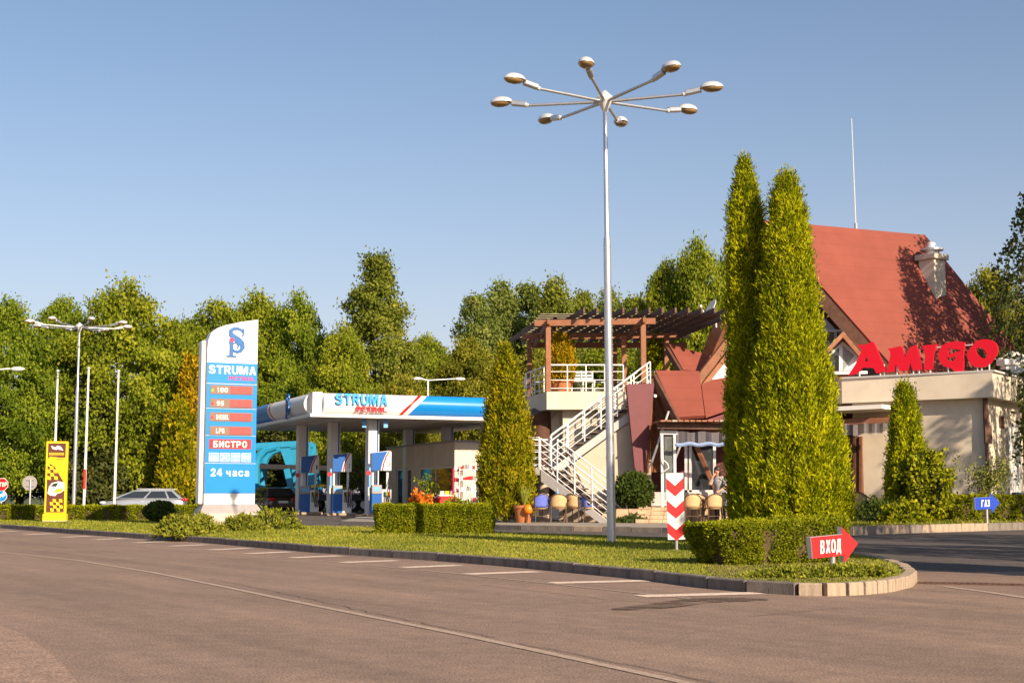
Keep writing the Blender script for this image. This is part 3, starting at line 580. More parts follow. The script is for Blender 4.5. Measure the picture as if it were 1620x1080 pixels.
# cafe pavement and right-hand bed
pv = [G(700, 834), G(820, 837.5), G(1060, 842), G(1200, 846), G(1290, 849)]
cafe_pv = tag(MB().prism([(p.x, p.y, .12) for p in pv] + [(7.4, 33.5, .12), (8.2, 50, .12), (-6, 56, .12), (-5.5, 46, .12)], (0, 0, -.16)).build('pavement', m_paver), 'raised paving in front of the cafe', None, None, 'structure')
k2 = empty('kerb', (0, 0, 0), 0, 'pale kerb stones along the cafe paving', None, None, 'structure')
stones(k2, [p + Vector((0, -.05, 0)) for p in pv], lambda d, t: .9, .12, .2, .03, [m_kerb, m_kerb2], 5)
rb = [G(1325, 850), G(1345, 845.5), G(1480, 841), G(1620, 837), G(1760, 833)]
bed = tag(MB().prism([(p.x, p.y, .17) for p in rb] + [(24, 50, .17), (8.5, 46, .17), (7.7, 40, .17)], (0, 0, -.2)).build('lawn', m_lawn), 'grass bed in front of the building with the red lettering', None, None, 'structure')
k3 = empty('kerb', (0, 0, 0), 0, 'tall pale kerb stones along the grass bed by the wall', None, None, 'structure')
stones(k3, [p + Vector((0, -.06, 0)) for p in rb], lambda d, t: .62, .14, .26, .07, [m_kerb2, m_kerb2, m_kerb], 6)
# grass blades
def in_poly(x, y, poly):
    ins = np.zeros(len(x), bool); n = len(poly)
    for i in range(n):
        x1, y1 = poly[i - 1][0], poly[i - 1][1]; x2, y2 = poly[i][0], poly[i][1]
        c = ((y1 > y) != (y2 > y)) & (x < (x2 - x1) * (y - y1) / (y2 - y1 + 1e-12) + x1); ins ^= c
    return ins
def grass(name, poly, n, z, seed, label, h=.036, near=True):
    rng = np.random.default_rng(seed); xs = np.array([p[0] for p in poly]); ys = np.array([p[1] for p in poly])
    if near: y = 1 / rng.uniform(1 / min(ys.max(), 60), 1 / ys.min(), n * 4)
    else: y = rng.uniform(ys.min(), ys.max(), n * 4)
    x = rng.uniform(max(xs.min(), -22), xs.max(), n * 4)
    k = in_poly(x, y, poly); k &= np.abs(x) < y * .40 + 1; x, y = x[k][:n], y[k][:n]; N = len(x)
    p = np.stack([x, y, np.full(N, z)], 1); sz = np.clip(y / 22, .7, 1.8)
    w = wob(p, .9, 1) * .18 + wob(p, 3.3, 2) * .12
    a = unit(np.array([0, 0, 1]) + rng.normal(0, .42, (N, 3))); s = unit(np.cross(a, rng.normal(0, 1, (N, 3))))
    me = leaf_mesh(p, a, s, h * sz * rng.uniform(.5, 1.25, N), .007 * sz, .5 + w + rng.normal(0, .2, N))
    return tag(link(name, me, L_grass), label, 'grass', None, 'stuff')
grass('grass', [(p.x, p.y) for p in inn], 110000, lz, 1, 'short mown grass of the roadside island')
grass('grass', [(p.x, p.y + .05) for p in rb] + [(24, 50), (8.5, 46), (7.9, 40)], 16000, .17, 2, 'short shaded grass along the bed by the wall', .06)

# ---------------------------------------------------------------- trees
pf_broad = lambda t: np.sin(np.pi * np.clip(t * .93 + .07, 0, 1) ** .75) ** .65
pf_round = lambda t: np.sqrt(np.clip(1 - (2 * t - .95) ** 2, 0, 1)) ** .9
pf_cone = lambda t: np.where(t < .12, .6 + t * 3, np.clip(1.04 - t, 0, 1) ** .72) * (1 + .16 * np.sin(t * 26))
pf_pop = lambda t: np.sin(np.pi * np.clip(t * .9 + .1, 0, 1) ** .9) ** .5
pf_spr = lambda t: np.clip(1 - t, 0, 1) ** .85
K_br1 = Kind('broadleaf_tree', 11, 14, 4.6, pf_broad, 430, 135, .46, .25, L_broad)
K_br2 = Kind('broadleaf_tree', 23, 14, 4.6, pf_round, 430, 135, .47, .25, L_broad)
K_br3 = Kind('broadleaf_tree', 37, 13, 4.8, pf_broad, 430, 135, .46, .25, L_broad, lob=.4)
K_con = Kind('broadleaf_tree', 41, 17, 5.2, pf_cone, 460, 125, .42, .25, L_poplar, lob=.3)
K_pop1 = Kind('poplar_tree', 53, 20, 3.0, pf_pop, 300, 110, .55, .33, L_poplar, lob=.35)
K_pop2 = Kind('poplar_tree', 59, 20, 3.0, pf_pop, 270, 110, .52, .33, L_poplar, lob=.45)
def tr(kind, px, top, Y, wpx, rz, label, grp, cat='tree', zb=0.0):
    H = Z(top, Y) - zb; o = kind.place((X(px, Y), Y, zb - .03), rz, H, wpx * Y / FPX, label, cat, grp)
    if kind in (K_br1, K_br2, K_br3, K_pop1, K_pop2):
        for ch in o.children:
            if ch.name.startswith('crown'): ch.material_slots[0].link = 'OBJECT'; ch.material_slots[0].material = VAR[int(px * 7.3) % (3 if kind in (K_br1, K_br2, K_br3) else 2) + (0 if kind in (K_br1, K_br2, K_br3) else 3)]
    return o
VAR = [L_broad, leafmat('olive leaves', (.09, .11, .012), (.25, .25, .025), (.46, .41, .05), .5), leafmat('fresh leaves', (.065, .115, .010), (.20, .265, .020), (.38, .42, .038), .5), L_poplar, leafmat('grey poplar leaves', (.07, .105, .022), (.20, .245, .05), (.36, .37, .095), .5)]
gL, gM, gP = 'broadleaf trees along the back', 'trees behind the canopy', 'poplars behind the pergola'
tr(K_br1, 2, 478, 86, 150, .3, 'broadleaf tree cut by the frame edge behind the stop sign', gL)
tr(K_br2, 92, 478, 92, 130, 1.2, 'broadleaf tree behind the yellow totem', gL)
tr(K_br3, 192, 452, 90, 190, 2.2, 'tall broadleaf tree above the silver car', gL)
tr(K_br1, 268, 512, 96, 120, 3.9, 'lower broadleaf tree between the tall one and the price pylon', gL)
tr(K_br2, 335, 482, 104, 150, 4.4, 'broadleaf tree right behind the price pylon', gM)
tr(K_br1, 402, 468, 108, 150, 5.1, 'broadleaf tree just right of the pylon top', gM)
tr(K_br3, 468, 472, 106, 130, .9, 'rounded tree above the side of the canopy', gM)
tr(K_con, 592, 408, 100, 200, 1.7, 'tallest tree with tapering crown above the canopy letters', gM)
tr(K_br2, 672, 536, 108, 120, 2.8, 'low rounded tree behind the two armed street lamp', gM)
tr(K_br1, 742, 538, 98, 130, 3.1, 'bushy tree left of the golden thuja', gM)
tr(K_br3, 538, 520, 92, 130, 3.5, 'dark low tree seen under the canopy letters', gM)
for i, (px, top, w, kd, lb) in enumerate([(752, 465, 62, K_pop2, 'leftmost slender poplar of the row'), (792, 452, 70, K_pop1, 'second poplar in the row'), (838, 448, 72, K_pop2, 'poplar rising over the left end of the pergola'),
        (880, 446, 70, K_pop1, 'tallest poplar over the pergola'), (922, 462, 66, K_pop2, 'poplar left of the tall lamp pole'), (966, 464, 60, K_pop1, 'poplar right behind the tall lamp pole'), (1008, 468, 64, K_pop2, 'rightmost poplar beside the big leafy tree')]):
    tr(kd, px, top, 128 + (i % 3) * 4, w * 1.15, i * 1.1, lb, gP)
tr(K_br2, 1062, 420, 78, 110, .7, 'leafy tree left of the satellite dish', gP)
tr(K_br1, 1108, 384, 76, 125, 1.9, 'tall leafy tree above the satellite dish', gP)
tr(K_br3, 1160, 400, 82, 110, 3.3, 'leafy tree half hidden behind the tall twin thujas', gP)
tr(K_br2, 1575, 432, 95, 130, 4.0, 'pale tree beyond the lower end of the red roof', gP)
tr(K_br1, 960, 545, 88, 150, 2.4, 'low leafy tree behind the terrace railing', gP)
tr(K_br3, 850, 550, 84, 140, 5.4, 'low leafy tree behind the end of the pergola', gP)
tr(K_br3, 640, 600, 84, 130, 1.4, 'bushy tree behind the kiosk', gM)
tr(K_br2, 440, 610, 98, 190, 2.9, 'wide bushy tree behind the light blue transporter', gM)
tr(K_br2, 1660, 520, 72, 150, 2.0, 'tree at the frame edge beyond the roof', gP)
tr(K_br1, 30, 640, 98, 190, 5.8, 'low spreading tree over the hedge by the stop sign', gL)
tr(K_br3, 240, 640, 98, 170, .2, 'low spreading tree behind the silver car', gL)
# spruce, golden cones, bush walls
K_spr = Kind('spruce_tree', 71, 10, 2.2, pf_spr, 420, 46, .24, .30, L_spruce, z0=.03, lob=.2, inner=.55, tr=.16)
tr(K_spr, 150, 556, 88, 112, 0, 'dark spruce behind the flagpoles', None)
tr(K_spr, 436, 664, 90, 90, 2.2, 'brownish conifer seen under the canopy behind the transporter', None)
pf_thuja = lambda t: np.where(t < .06, .80 + t * 3.3, np.clip(1 - np.clip((t - .42) / .58, 0, 1) ** 1.9, 0, 1)) * (1 - .10 * (1 - t))
pf_thuja2 = lambda t: np.where(t < .08, .75 + t * 3.1, np.clip(1.06 - t, 0, 1) ** .62)
def thuja(px, top, Y, wpx, zb, mt, seed, label, n=2600, lpt=12, leaf=.13, prof=pf_thuja, tuft=.09, **k):
    return revolve_plant('thuja', (X(px, Y), Y, zb), Z(top, Y) - zb, wpx * Y / FPX / 2, prof, n, lpt, leaf, mt, seed, label, 'thuja', tuft=tuft, **k)
thuja(300, 566, 88, 62, 0, L_gold, 3, 'golden cone shaped thuja left of the price pylon', 1500, 12, .26, pf_thuja2, .16)
thuja(281, 640, 86, 56, 0, L_gold2, 4, 'greener smaller thuja left of the price pylon', 900, 12, .26, pf_thuja2, .16)
thuja(801, 549, 44, 68, .12, L_gold2, 5, 'pointed golden green thuja at the end of the kiosk', 3000, 18, .125, lambda t: np.interp(t, [0, .08, .3, .5, .7, .85, 1], [.85, 1, .97, .80, .56, .34, .05]), .085, asp=.17)
thuja(1187, 258, 24.9, 46, lz, L_thuja, 6, 'taller left one of the twin thujas', 5600, 24, .085, lambda t: np.interp(t, [0, .04, .3, .6, .8, .9, .96, 1], [.85, 1, 1, .9, .72, .52, .27, .04]), .062, lump=.17, lumps=2.6, asp=.13)
thuja(1255, 279, 24.2, 148, lz, L_thuja, 8, 'shorter wider right one of the twin thujas', 8600, 24, .085, lambda t: np.interp(t, [0, .05, .15, .3, .55, .75, .87, .95, 1], [.9, 1, .95, .80, .50, .36, .28, .16, .03]), .062, lump=.12, lumps=3.6, asp=.13)
thuja(1436, 612, 40, 60, .17, L_thuja, 9, 'small pointed thuja in front of the cream wall', 2300, 18, .10, pf_thuja2, .07, asp=.18)
thuja(1040, 530, 50, 26, 4.1, L_thuja, 10, 'narrow green thuja under the pergola', 700, 12, .11, pf_thuja, .08)
mound('leafy_shrub', (X(1462, 39.5), 39.5, .17), .82, .8, 1.95, 5200, .11, L_hedge, 11, 'glossy round leafy shrub beside the small pointed thuja', full=True, asp=.4)
mound('leafy_shrub', (X(1003, 43.6), 43.6, .50), .62, .6, 1.12, 4200, .10, L_dark, 12, 'clipped dark round shrub in the stone planter', full=True, lump=.12, asp=.4)
mound('leafy_shrub', (X(1430, 37.5), 37.5, .17), .62, .55, .55, 2600, .09, L_hedge, 13, 'low rounded bush at the foot of the small pointed thuja', asp=.35)
mound('leafy_shrub', (X(1385, 39), 39, .17), 1.0, .5, .60, 2600, .09, L_dark, 14, 'low dark bush right of the twin thujas', asp=.35)
hedge('hedge', (X(1585, 40.5), 40.5, .17), .15, (3.2, .7, .72), 9000, .085, L_hedge, 15, 'clipped hedge behind the blue arrow sign', streak=.3)
hedge('hedge', (X(1505, 41.5), 41.5, .17), .05, (1.6, .6, .72), 3500, .085, L_dark, 16, 'darker hedge between leafy shrub and blue arrow')
hedge('hedge', (3.12, 17.55, lz), R(30), (2.1, .95, .50), 44000, .034, L_hedge, 17, 'clipped hedge behind the red arrow sign at the island end', streak=.9, taper=.14, slope=.07)
hedge('hedge', (-1.68, 31.1, lz), R(3), (2.62, .8, .60), 36000, .048, L_hedge, 18, 'boxy clipped hedge on the lawn in front of the kiosk', streak=.8, taper=.05)
hedge('hedge', (X(140, 48.5), 48.5, lz - .1), R(2), (8.2, .8, .56), 26000, .085, L_hedge, 19, 'long low clipped hedge in front of the silver car', streak=.4)
hedge('hedge', (X(-20, 50), 50, lz - .1), R(2), (2.8, .8, .58), 7000, .085, L_dark, 20, 'darker hedge end below the stop sign', streak=.4)
mound('leafy_shrub', (X(254, 44.5), 44.5, lz), .50, .48, .66, 3200, .075, L_dark, 21, 'small clipped round bush at the hedge end by the pylon', full=True, lump=.08, asp=.4)
mound('leafy_shrub', (X(303, 90), 90, 0), 2.4, 2, 2.2, 3500, .25, L_dark, 22, 'dark rounded bush between silver car and pylon', asp=.35)
for i, (px, py, rx, ry, h, lb) in enumerate([(285, 848, .50, .42, .34, 'spreading juniper at the kerb left of the pylon base'), (312, 843, .5, .45, .34, 'small juniper touching the left side of the pylon plinth'),
        (385, 840, .45, .4, .32, 'small juniper in front of the pylon plinth'), (428, 838, .72, .5, .45, 'spreading juniper right of the pylon plinth')]):
    p = G(px, py, lz); mound('juniper', (p.x, p.y, lz), rx, ry, h, 2600, .10, L_jun, 30 + i, lb, 'shrub', 'junipers round the pylon base', up=.35)
for i, (px, py, rx, ry, h, lb) in enumerate([(1256, 913, .42, .26, .075, 'left patch of ground cover juniper under the red arrow'), (1340, 911, .44, .28, .085, 'right patch of ground cover juniper under the red arrow')]):
    p = G(px, py, lz); mound('juniper', (p.x, p.y, lz), rx, ry, h, 4200, .055, L_jun, 40 + i, lb, 'shrub', 'ground cover by the red arrow', up=.35, core=m_corebr)
# feathery little tree by the wall
def loose_tree(name, loc, H, w, seed, lm, label, n, leaf, barkm=None, ncl=60, cr=.16, trunk=.04):
    rng = random.Random(seed); nr = np.random.default_rng(seed); e = empty(name, loc, 0, label, 'tree'); mb = MB(); cl = []
    for k in range(9):
        a = rng.uniform(0, 6.28); r_ = w * rng.uniform(.25, .55); end = Vector((math.cos(a) * r_, math.sin(a) * r_ * .7, H * rng.uniform(.6, .98)))
        b = Vector((0, 0, H * rng.uniform(.12, .35))); m1 = b.lerp(end, .5) + Vector((0, 0, .1 * H)); mb.tube([b, m1, end], [trunk * .5, trunk * .35, trunk * .15], 5)
        for j in range(ncl // 9): q = b.lerp(end, rng.uniform(.35, 1.05)); cl.append(q + Vector([rng.gauss(0, w * .07) for _ in range(3)]))
    mb.tube([(0, 0, -.1), (.02, 0, H * .4)], [trunk, trunk * .6], 7); mb.build('trunk', barkm or m_bark, e, True)
    c = np.array(cl); idx = nr.integers(0, len(c), n); p = c[idx] + nr.normal(0, cr, (n, 3)); link('crown', scatter_leaves(nr, p, unit(nr.normal(0, 1, (n, 3))), leaf, leaf * .3, .5, .2, .6, .5 + nr.normal(0, .2, n)), lm, e)
    return e
loose_tree('small_tree', (X(1552, 41), 41, .17), 1.95, 1.6, 51, L_yel, 'slender pale feathery young tree by the cream wall', 1500, .09)
loose_tree('rose_bush', (X(676, 52), 52, 0), 1.6, .8, 52, L_broad, 'tall thin bush standing before the kiosk window', 500, .12, cr=.1)
# weeping birch reaching in from the frame edge
def birch(loc, H, Rr, seed, label, strands=230, px_len=(1.5, 4.0), lm=L_birch, nleaf=46, leaf=.16):
    rng = random.Random(seed); nr = np.random.default_rng(seed); e = empty('birch_tree', loc, 0, label, 'tree'); mb = MB(); ps, ax = [], []
    mb.tube([(0, 0, -.2), (.1, .05, H * .3), (-.1, .1, H * .65), (0, 0, H * .95)], [.26, .2, .12, .03], 9)
    tw = MB()
    for k in range(strands):
        a = rng.uniform(0, 6.283); t = rng.uniform(.22, .95); rr = Rr * (.25 + .75 * math.sqrt(rng.random())) * math.sin(math.pi * min(1, .25 + t * .72)) ** .6
        s0 = Vector((math.cos(a) * rr, math.sin(a) * rr, H * t)); ln = rng.uniform(*px_len) * (.6 + .4 * t)
        if k % 7 == 0: mb.tube([(0, 0, max(H * t - rr * .6, H * .15)), s0 * .55 + Vector((0, 0, H * t * .45 + .3)), s0], [.07, .045, .012], 5)
        dr = Vector((math.cos(a), math.sin(a), 0)) * rng.uniform(.2, .55); pts = []
        for j in range(6):
            u = j / 5; pts.append(s0 + dr * u * ln * .6 + Vector((rng.gauss(0, .05), rng.gauss(0, .05), .12 * math.sin(u * 3) - ln * u ** 1.5 * .9)))
        tw.tube(pts, [.010, .008, .007, .006, .005, .004], 4, False)
        pa = np.array(pts); u = nr.uniform(0, 4.99, nleaf); i0 = u.astype(int); fr_ = (u - i0)[:, None]
        ps.append(pa[i0] * (1 - fr_) + pa[i0 + 1] * fr_ + nr.normal(0, .10, (nleaf, 3)))
    mb.build('trunk', m_birchbark, e, True); tw.build('twigs', m_bark, e)
    p = np.concatenate(ps); n = unit(nr.normal(0, 1, p.shape) + np.array([0, 0, -.6])); link('crown', scatter_leaves(nr, p, n, leaf, leaf * .33, .7, -.5, .6, .5 + nr.normal(0, .22, len(p))), lm, e)
    return e
birch((20.4, 45.6, 0), 14.5, 5.0, 61, 'weeping birch hanging into the picture at the frame edge', 430, (2.0, 5.0), nleaf=80)
birch((14.8, 13.6, 0), 8.5, 3.2, 62, 'birch beside the entrance lane, throwing shade over it', 190, (1, 2.4))
birch((17.0, 22.0, 0), 9.5, 3.8, 63, 'second birch by the entrance lane, nearer the building', 190, (1, 2.4))
birch((22.0, 33.5, 0), 11, 3.4, 64, 'third slender birch, standing off the corner of the flat roofed wing', 190, (1, 2.4))

revolve_plant('thuja', (8.45, 14.3, 0), 9.2, .8, pf_thuja, 2500, 14, .12, L_thuja, 65, 'tall columnar thuja by the road just outside the frame edge', 'thuja')
# ---------------------------------------------------------------- street lamps
def lamp_post(loc, rz, H, label, group):
    e = empty('lamp_post', loc, rz, label, 'street lamp', group)
    MB().lathe([(.078, -.1), (.078, .02), (.072, H * .36), (.066, H * .66)], n=16).build('pole', m_gal, e, True)
    MB().lathe([(.068, H * .655), (.062, H * .672), (.046, H * .68), (.040, H - .25)], n=16).build('upper_pole', m_gal, e, True)
    sp = MB()
    for k in range(11):
        z = .35 + k * .34; sp.tube([(.079 * math.cos(t), .079 * math.sin(t), z + .035 * t) for t in np.linspace(0, 6.2, 16)], .004, 4)
    sp.build('cable_tie', m_steel, e)
    MB().lathe([(.045, H - .30), (.055, H - .26), (.16, H - .06), (.16, H - .02), (.07, H + .06), (.03, H + .10)], n=8).build('hub', m_steel, e, True)
    arm = MB().tube([(.08, 0, 0), (1.45, 0, .03)], [.030, .026], 10); head = MB(); 
    ar = None
    for k in range(8):
        a = R(45 * k)
        if ar is None:
            ar = arm.build('arm', m_gal, e, True)
            hd = MB().add(*ellips((1.93, 0, .115), (.215, .14, .115), zmin=0)).build('lamp_head', m_white if False else m_steel, ar, True)
            MB().add(*ellips((1.95, 0, .113), (.185, .125, .075), zmax=0)).build('lens', m_lens, ar, True)
            MB().box((1.6, 0, .075), (.30, .10, .10), m=Matrix.Rotation(-.16, 3, 'Y')).build('ballast_box', m_gal, ar, bevel=.02)
            MB().tube([(1.42, 0, .027), (1.50, 0, .045)], .042, 8).build('collar', m_steel, ar, True)
            o = ar
        else: o = copy_tree(ar, e)
        o.location = (0, 0, H - .10); o.rotation_euler = (0, 0, a)
    return e
def ellips(c, r, zmin=None, zmax=None, nu=16, nv=8):
    vs_, fs = [], []; a0, a1 = (0 if zmin == 0 else -math.pi / 2), (0 if zmax == 0 else math.pi / 2)
    for i in range(nv + 1):
        t = a0 + (a1 - a0) * i / nv
        for j in range(nu): ph = 2 * math.pi * j / nu; vs_.append((c[0] + r[0] * math.cos(t) * math.cos(ph), c[1] + r[1] * math.cos(t) * math.sin(ph), c[2] + r[2] * math.sin(t)))
    for i in range(nv): fs += [(i * nu + j, i * nu + (j + 1) % nu, (i + 1) * nu + (j + 1) % nu, (i + 1) * nu + j) for j in range(nu)]
    fs += [tuple(range(nu - 1, -1, -1)), tuple(range(nv * nu, (nv + 1) * nu))]
    return vs_, fs
YL = 25.2; HL = Z(152, YL) - lz
l1 = lamp_post((X(967, YL), YL, lz), R(-13), HL, 'tall eight armed galvanised lamp post on the lawn', 'eight armed lamp posts')
l1.rotation_euler = (0, R(-.45), R(-13))
l2 = copy_tree(l1); YL2 = 57; l2.location = (X(117, YL2), YL2, 0); l2.rotation_euler = (0, 0, R(30)); l2.scale = (1, 1, (Z(514, YL2)) / HL)
l2['label'] = 'eight armed lamp post among the trees beside the yellow totem'
def small_lamp(loc, H, arms, label, rz=0):
    e = empty('street_lamp', loc, rz, label, 'street lamp'); MB().tube([(0, 0, -.1), (0, 0, H)], [.09, .05], 10).build('pole', m_rail, e, True)
    for x in arms:
        a = MB().tube([(0, 0, H - .05), (x * .85, 0, H + .05)], .035, 8).build('arm', m_rail, e, True)
        MB().add(*ellips((x, 0, H + .04), (.32, .13, .10))).build('lamp_head', m_white, a, True)
small_lamp((X(676, 84), 84, 0), Z(600, 84), (-.62, 1.9), 'two armed white street lamp behind the canopy', .1)
small_lamp((X(-60, 62), 62, 0), Z(585, 62), (-2.0, 2.2), 'street lamp whose head reaches in at the frame edge')
for px, top, Y, lb in [(84, 588, 60, 'leftmost bare flagpole behind the yellow totem'), (133, 584, 58, 'middle bare flagpole with a red band'), (181, 588, 62, 'right bare flagpole beside the silver car')]:
    e = empty('flagpole', (X(px, Y), Y, 0), 0, lb, 'flagpole', 'bare flagpoles by the hedge'); h = Z(top, Y)
    MB().tube([(0, 0, 0), (0.02, 0, h)], [.055, .035], 8).build('pole', m_rail, e, True)
    MB().add(*ellips((.02, 0, h + .04), (.07, .07, .06))).build('finial', m_steel, e, True)
    MB().tube([(.07, -.03, .9), (.06, -.03, h - .1)], .008, 4).build('rope', m_whitep, e)
    if px == 133: MB().tube([(0, 0, 1.2), (0, 0, 2.0)], .062, 8).build('band', m_red, e)

# ---------------------------------------------------------------- road signs and totem
def octagon(r, n=8, a0=math.pi / 8): return [(r * math.cos(a0 + 2 * math.pi * i / n), r * math.sin(a0 + 2 * math.pi * i / n)) for i in range(n)]
def disc(name, c, r, n, t, m_, parent, y=0):
    return MB().prism([(c[0] + a, y, c[1] + b) for a, b in octagon(r, n, math.pi / n)], (0, t, 0)).build(name, m_, parent)
Y = 58; e = empty('stop_sign', (X(2, Y), Y, 0), 0, 'red octagonal stop sign above a blue round arrow sign', 'road sign')
k = Y / FPX; MB().tube([(0, .04, 0), (0, .04, Z(757, Y))], .035, 8).build('post', m_gal, e, True)
zc = Z(766, Y); p_ = disc('plate', (0, zc), 10.8 * k, 8, .02, m_white, e); disc('red_face', (0, zc), 10.0 * k, 8, .004, m_red, p_, -.004); block_word('lettering', 'STOP', (-8.2 * k, -.007, zc - 3.4 * k), 17.2 * k, 7 * k, m_white, p_)
zc = Z(784.5, Y); p_ = disc('round_plate', (0, zc), 9 * k, 24, .02, m_white, e); disc('blue_face', (0, zc), 8.2 * k, 24, .004, m_blue, p_, -.004)
outline('arrow', [[(-.16, -.17), (-.06, -.2), (-.03, -.02), (.06, .02), (.05, -.06), (.19, .07), (.07, .18), (.06, .11), (-.08, .06)]], frame_matrix((0, -.008, zc), (1, 0, 0)), m_white, p_, .006)
Y = 50; e = empty('road_sign', (X(48, Y), Y, .05), 0, 'grey back of a round road sign on a thin post', 'road sign'); k = Y / FPX
MB().tube([(0, -.03, -.1), (0, -.03, Z(760, Y))], .03, 8).build('post', m_gal, e, True); disc('plate', (-.04, Z(766, Y)), 11.6 * k, 28, .02, m_greym, e)
MB().b2(-.15, .12, -.03, 0, Z(766, Y) - .12, Z(766, Y) - .09).b2(-.15, .12, -.03, 0, Z(766, Y) + .09, Z(766, Y) + .12).build('clamp', m_gal, e)
Y = 45; e = empty('advertising_totem', (X(88.5, Y), Y, lz), R(9), 'yellow totem with checkered flags and a rally car print', 'totem'); k = Y / FPX; z0 = lz
zz = lambda y: Z(y, Y) - lz
MB().b2(-.37, .37, -.20, .20, 0, zz(823)).build('plinth', m_conc, e, bevel=.01)
MB().b2(-.36, .36, -.18, .18, zz(823), zz(812.5)).build('foot', m_yellow, e, bevel=.01)
MB().b2(-.33, .33, -.12, .12, zz(812.5), zz(698)).build('box', m_yellow, e, bevel=.02)
fc = MB().b2(-.27, .27, -.126, -.118, zz(810), zz(701)).build('poster', m_brown, e)
outline('amber_field', [[(-.27, zz(726)), (-.2, zz(722)), (.27, zz(724)), (.27, zz(765)), (.15, zz(755)), (-.05, zz(738)), (-.27, zz(731))]], frame_matrix((0, -.130, 0), (1, 0, 0)), m_amber, fc, .006)
def checks(x0, z0_, nx, nz, s, sh, skip=()):
    for i in range(nx):
        for j in range(nz):
            if (i + j) % 2 == 0 and (i, j) not in skip: a, b = x0 + i * s + j * sh, z0_ + j * s; MB().prism([(a, -.131, b), (a + s, -.131, b - s * .15), (a + s + sh, -.131, b + s * .85), (a + sh, -.131, b + s)], (0, .004, 0)).build('check', m_yellow, fc)
checks(-.255, zz(758), 4, 6, .105, -.012, ((3, 5), (2, 4), (3, 3), (3, 1))); checks(-.13, zz(808), 4, 4, .095, -.01)
outline('flag', [[(-.18, .07), (-.05, .02), (.02, .08), (.12, .04), (.2, -.08), (.03, -.04), (-.02, -.06), (-.14, -.03)]], frame_matrix((0, -.131, zz(708.5)), (1, 0, 0)), m_white, fc, .005)
lt = MB()
for i in range(8):
    x_ = -.23 + i * .058; lt.b2(x_, x_ + .014, -.133, -.129, zz(720), zz(716)).b2(x_ + .016, x_ + .042, -.133, -.129, zz(716.8), zz(716)).b2(x_ + .030, x_ + .043, -.133, -.129, zz(720), zz(717))
lt.build('lettering', m_yellow, fc)
MB().b2(-.02, .24, -.133, -.129, zz(724), zz(723)).b2(.0, .24, -.133, -.129, zz(727), zz(726)).build('small_print', m_wood, fc)
m_carprint = mat('car print white', (.7, .68, .68), .5, .2, 8)
outline('car_print', [[(-.24, -.16), (-.20, .05), (-.12, .16), (.08, .22), (.26, .18), (.27, -.05), (.18, -.13), (.05, -.17), (.0, -.24), (-.16, -.22)]], frame_matrix((0, -.131, zz(772)), (1, 0, 0)), m_carprint, fc, .006)
outline('car_window', [[(-.15, .06), (-.08, .14), (.08, .18), (.02, .05)]], frame_matrix((0, -.136, zz(772)), (1, 0, 0)), m_dark, fc, .004)
outline('car_stripe', [[(-.05, -.12), (.0, -.03), (.22, .0), (.20, -.10), (.05, -.14)]], frame_matrix((0, -.136, zz(772)), (1, 0, 0)), m_yellow, fc, .004)

# chevron board
Y = 21.3; p = G(1071, 880, lz); e = empty('chevron_board', (X(1070, Y), Y, lz), R(4), 'red and white chevron board on a short post on the lawn', 'chevron board')
w, zb, zt = .26, Z(853, Y) - lz, Z(748, Y) - lz
MB().tube([(0, .03, -.1), (0, .03, zt - .1)], .022, 10).build('post', m_gal, e, True)
bd = MB().b2(-w / 2, w / 2, -.004, .008, zb, zt).build('board', m_white, e)
hh = zt - zb
for i in range(3):
    c = zt - hh * (.075 + .333 * i); d_ = .16; th = hh * .16
    MB().prism([(-w / 2, -.008, c), (0, -.008, c - w * .44), (w / 2, -.008, c), (w / 2, -.008, c - th), (0, -.008, c - w * .44 - th), (-w / 2, -.008, c - th)], (0, .003, 0)).build('chevron', m_red, bd)
bd.rotation_euler = (0, R(-1.2), 0)
# arrow signs
def arrow_sign(pxc, pyc, Y, zb, wpx, hpx, headpx, col, word, rz, label, tilt, tx, tw, th):
    k = Y / FPX; e = empty('arrow_sign', (X(pxc, Y), Y, zb), rz, label, 'arrow sign', 'arrow shaped direction signs'); zc = Z(pyc, Y) - zb
    w, h, hd, hh = wpx * k, hpx * k, headpx[0] * k, headpx[1] * k; d = .085
    sh = [(-w / 2, -h / 2), (w / 2 - hd, -h / 2), (w / 2 - hd, -hh / 2), (w / 2, 0), (w / 2 - hd, hh / 2), (w / 2 - hd, h / 2), (-w / 2, h / 2)]
    b = MB().prism([(x, -d / 2, z) for x, z in sh], (0, d, 0)).build('housing', m_steel, e, bevel=.003)
    f = MB().prism([(x * .992 + .004 * w, -d / 2 - .006, z * .985) for x, z in sh], (0, .005, 0)).build('face', col, b)
    block_word('letter', word, (-w / 2 + tx * w, -d / 2 - .009, -th * h / 2), tw * w, th * h, m_white, b, .10, .006, True)
    b.location = (0, 0, zc); b.rotation_euler = (0, tilt, 0)
    MB().tube([(0, 0, -.1), (0, 0, zc - h * .3)], .032 if Y < 20 else .04, 10).build('post', m_gal, e, True)
arrow_sign(1315, 862.5, 15.9, lz, 86, 33, (28, 57), m_red, 'ВХОД', R(22), 'red arrow sign lettered ВХОД at the island end', R(-4), .17, .46, .62)
arrow_sign(1560, 795.5, 38.2, .17, 47, 19, (16, 32), mat('arrow blue', (.006, .045, .40), .45, .05, 3), 'ГАЗ', R(20), 'blue arrow sign lettered ГАЗ in front of the hedge', R(-2), .24, .36, .58)

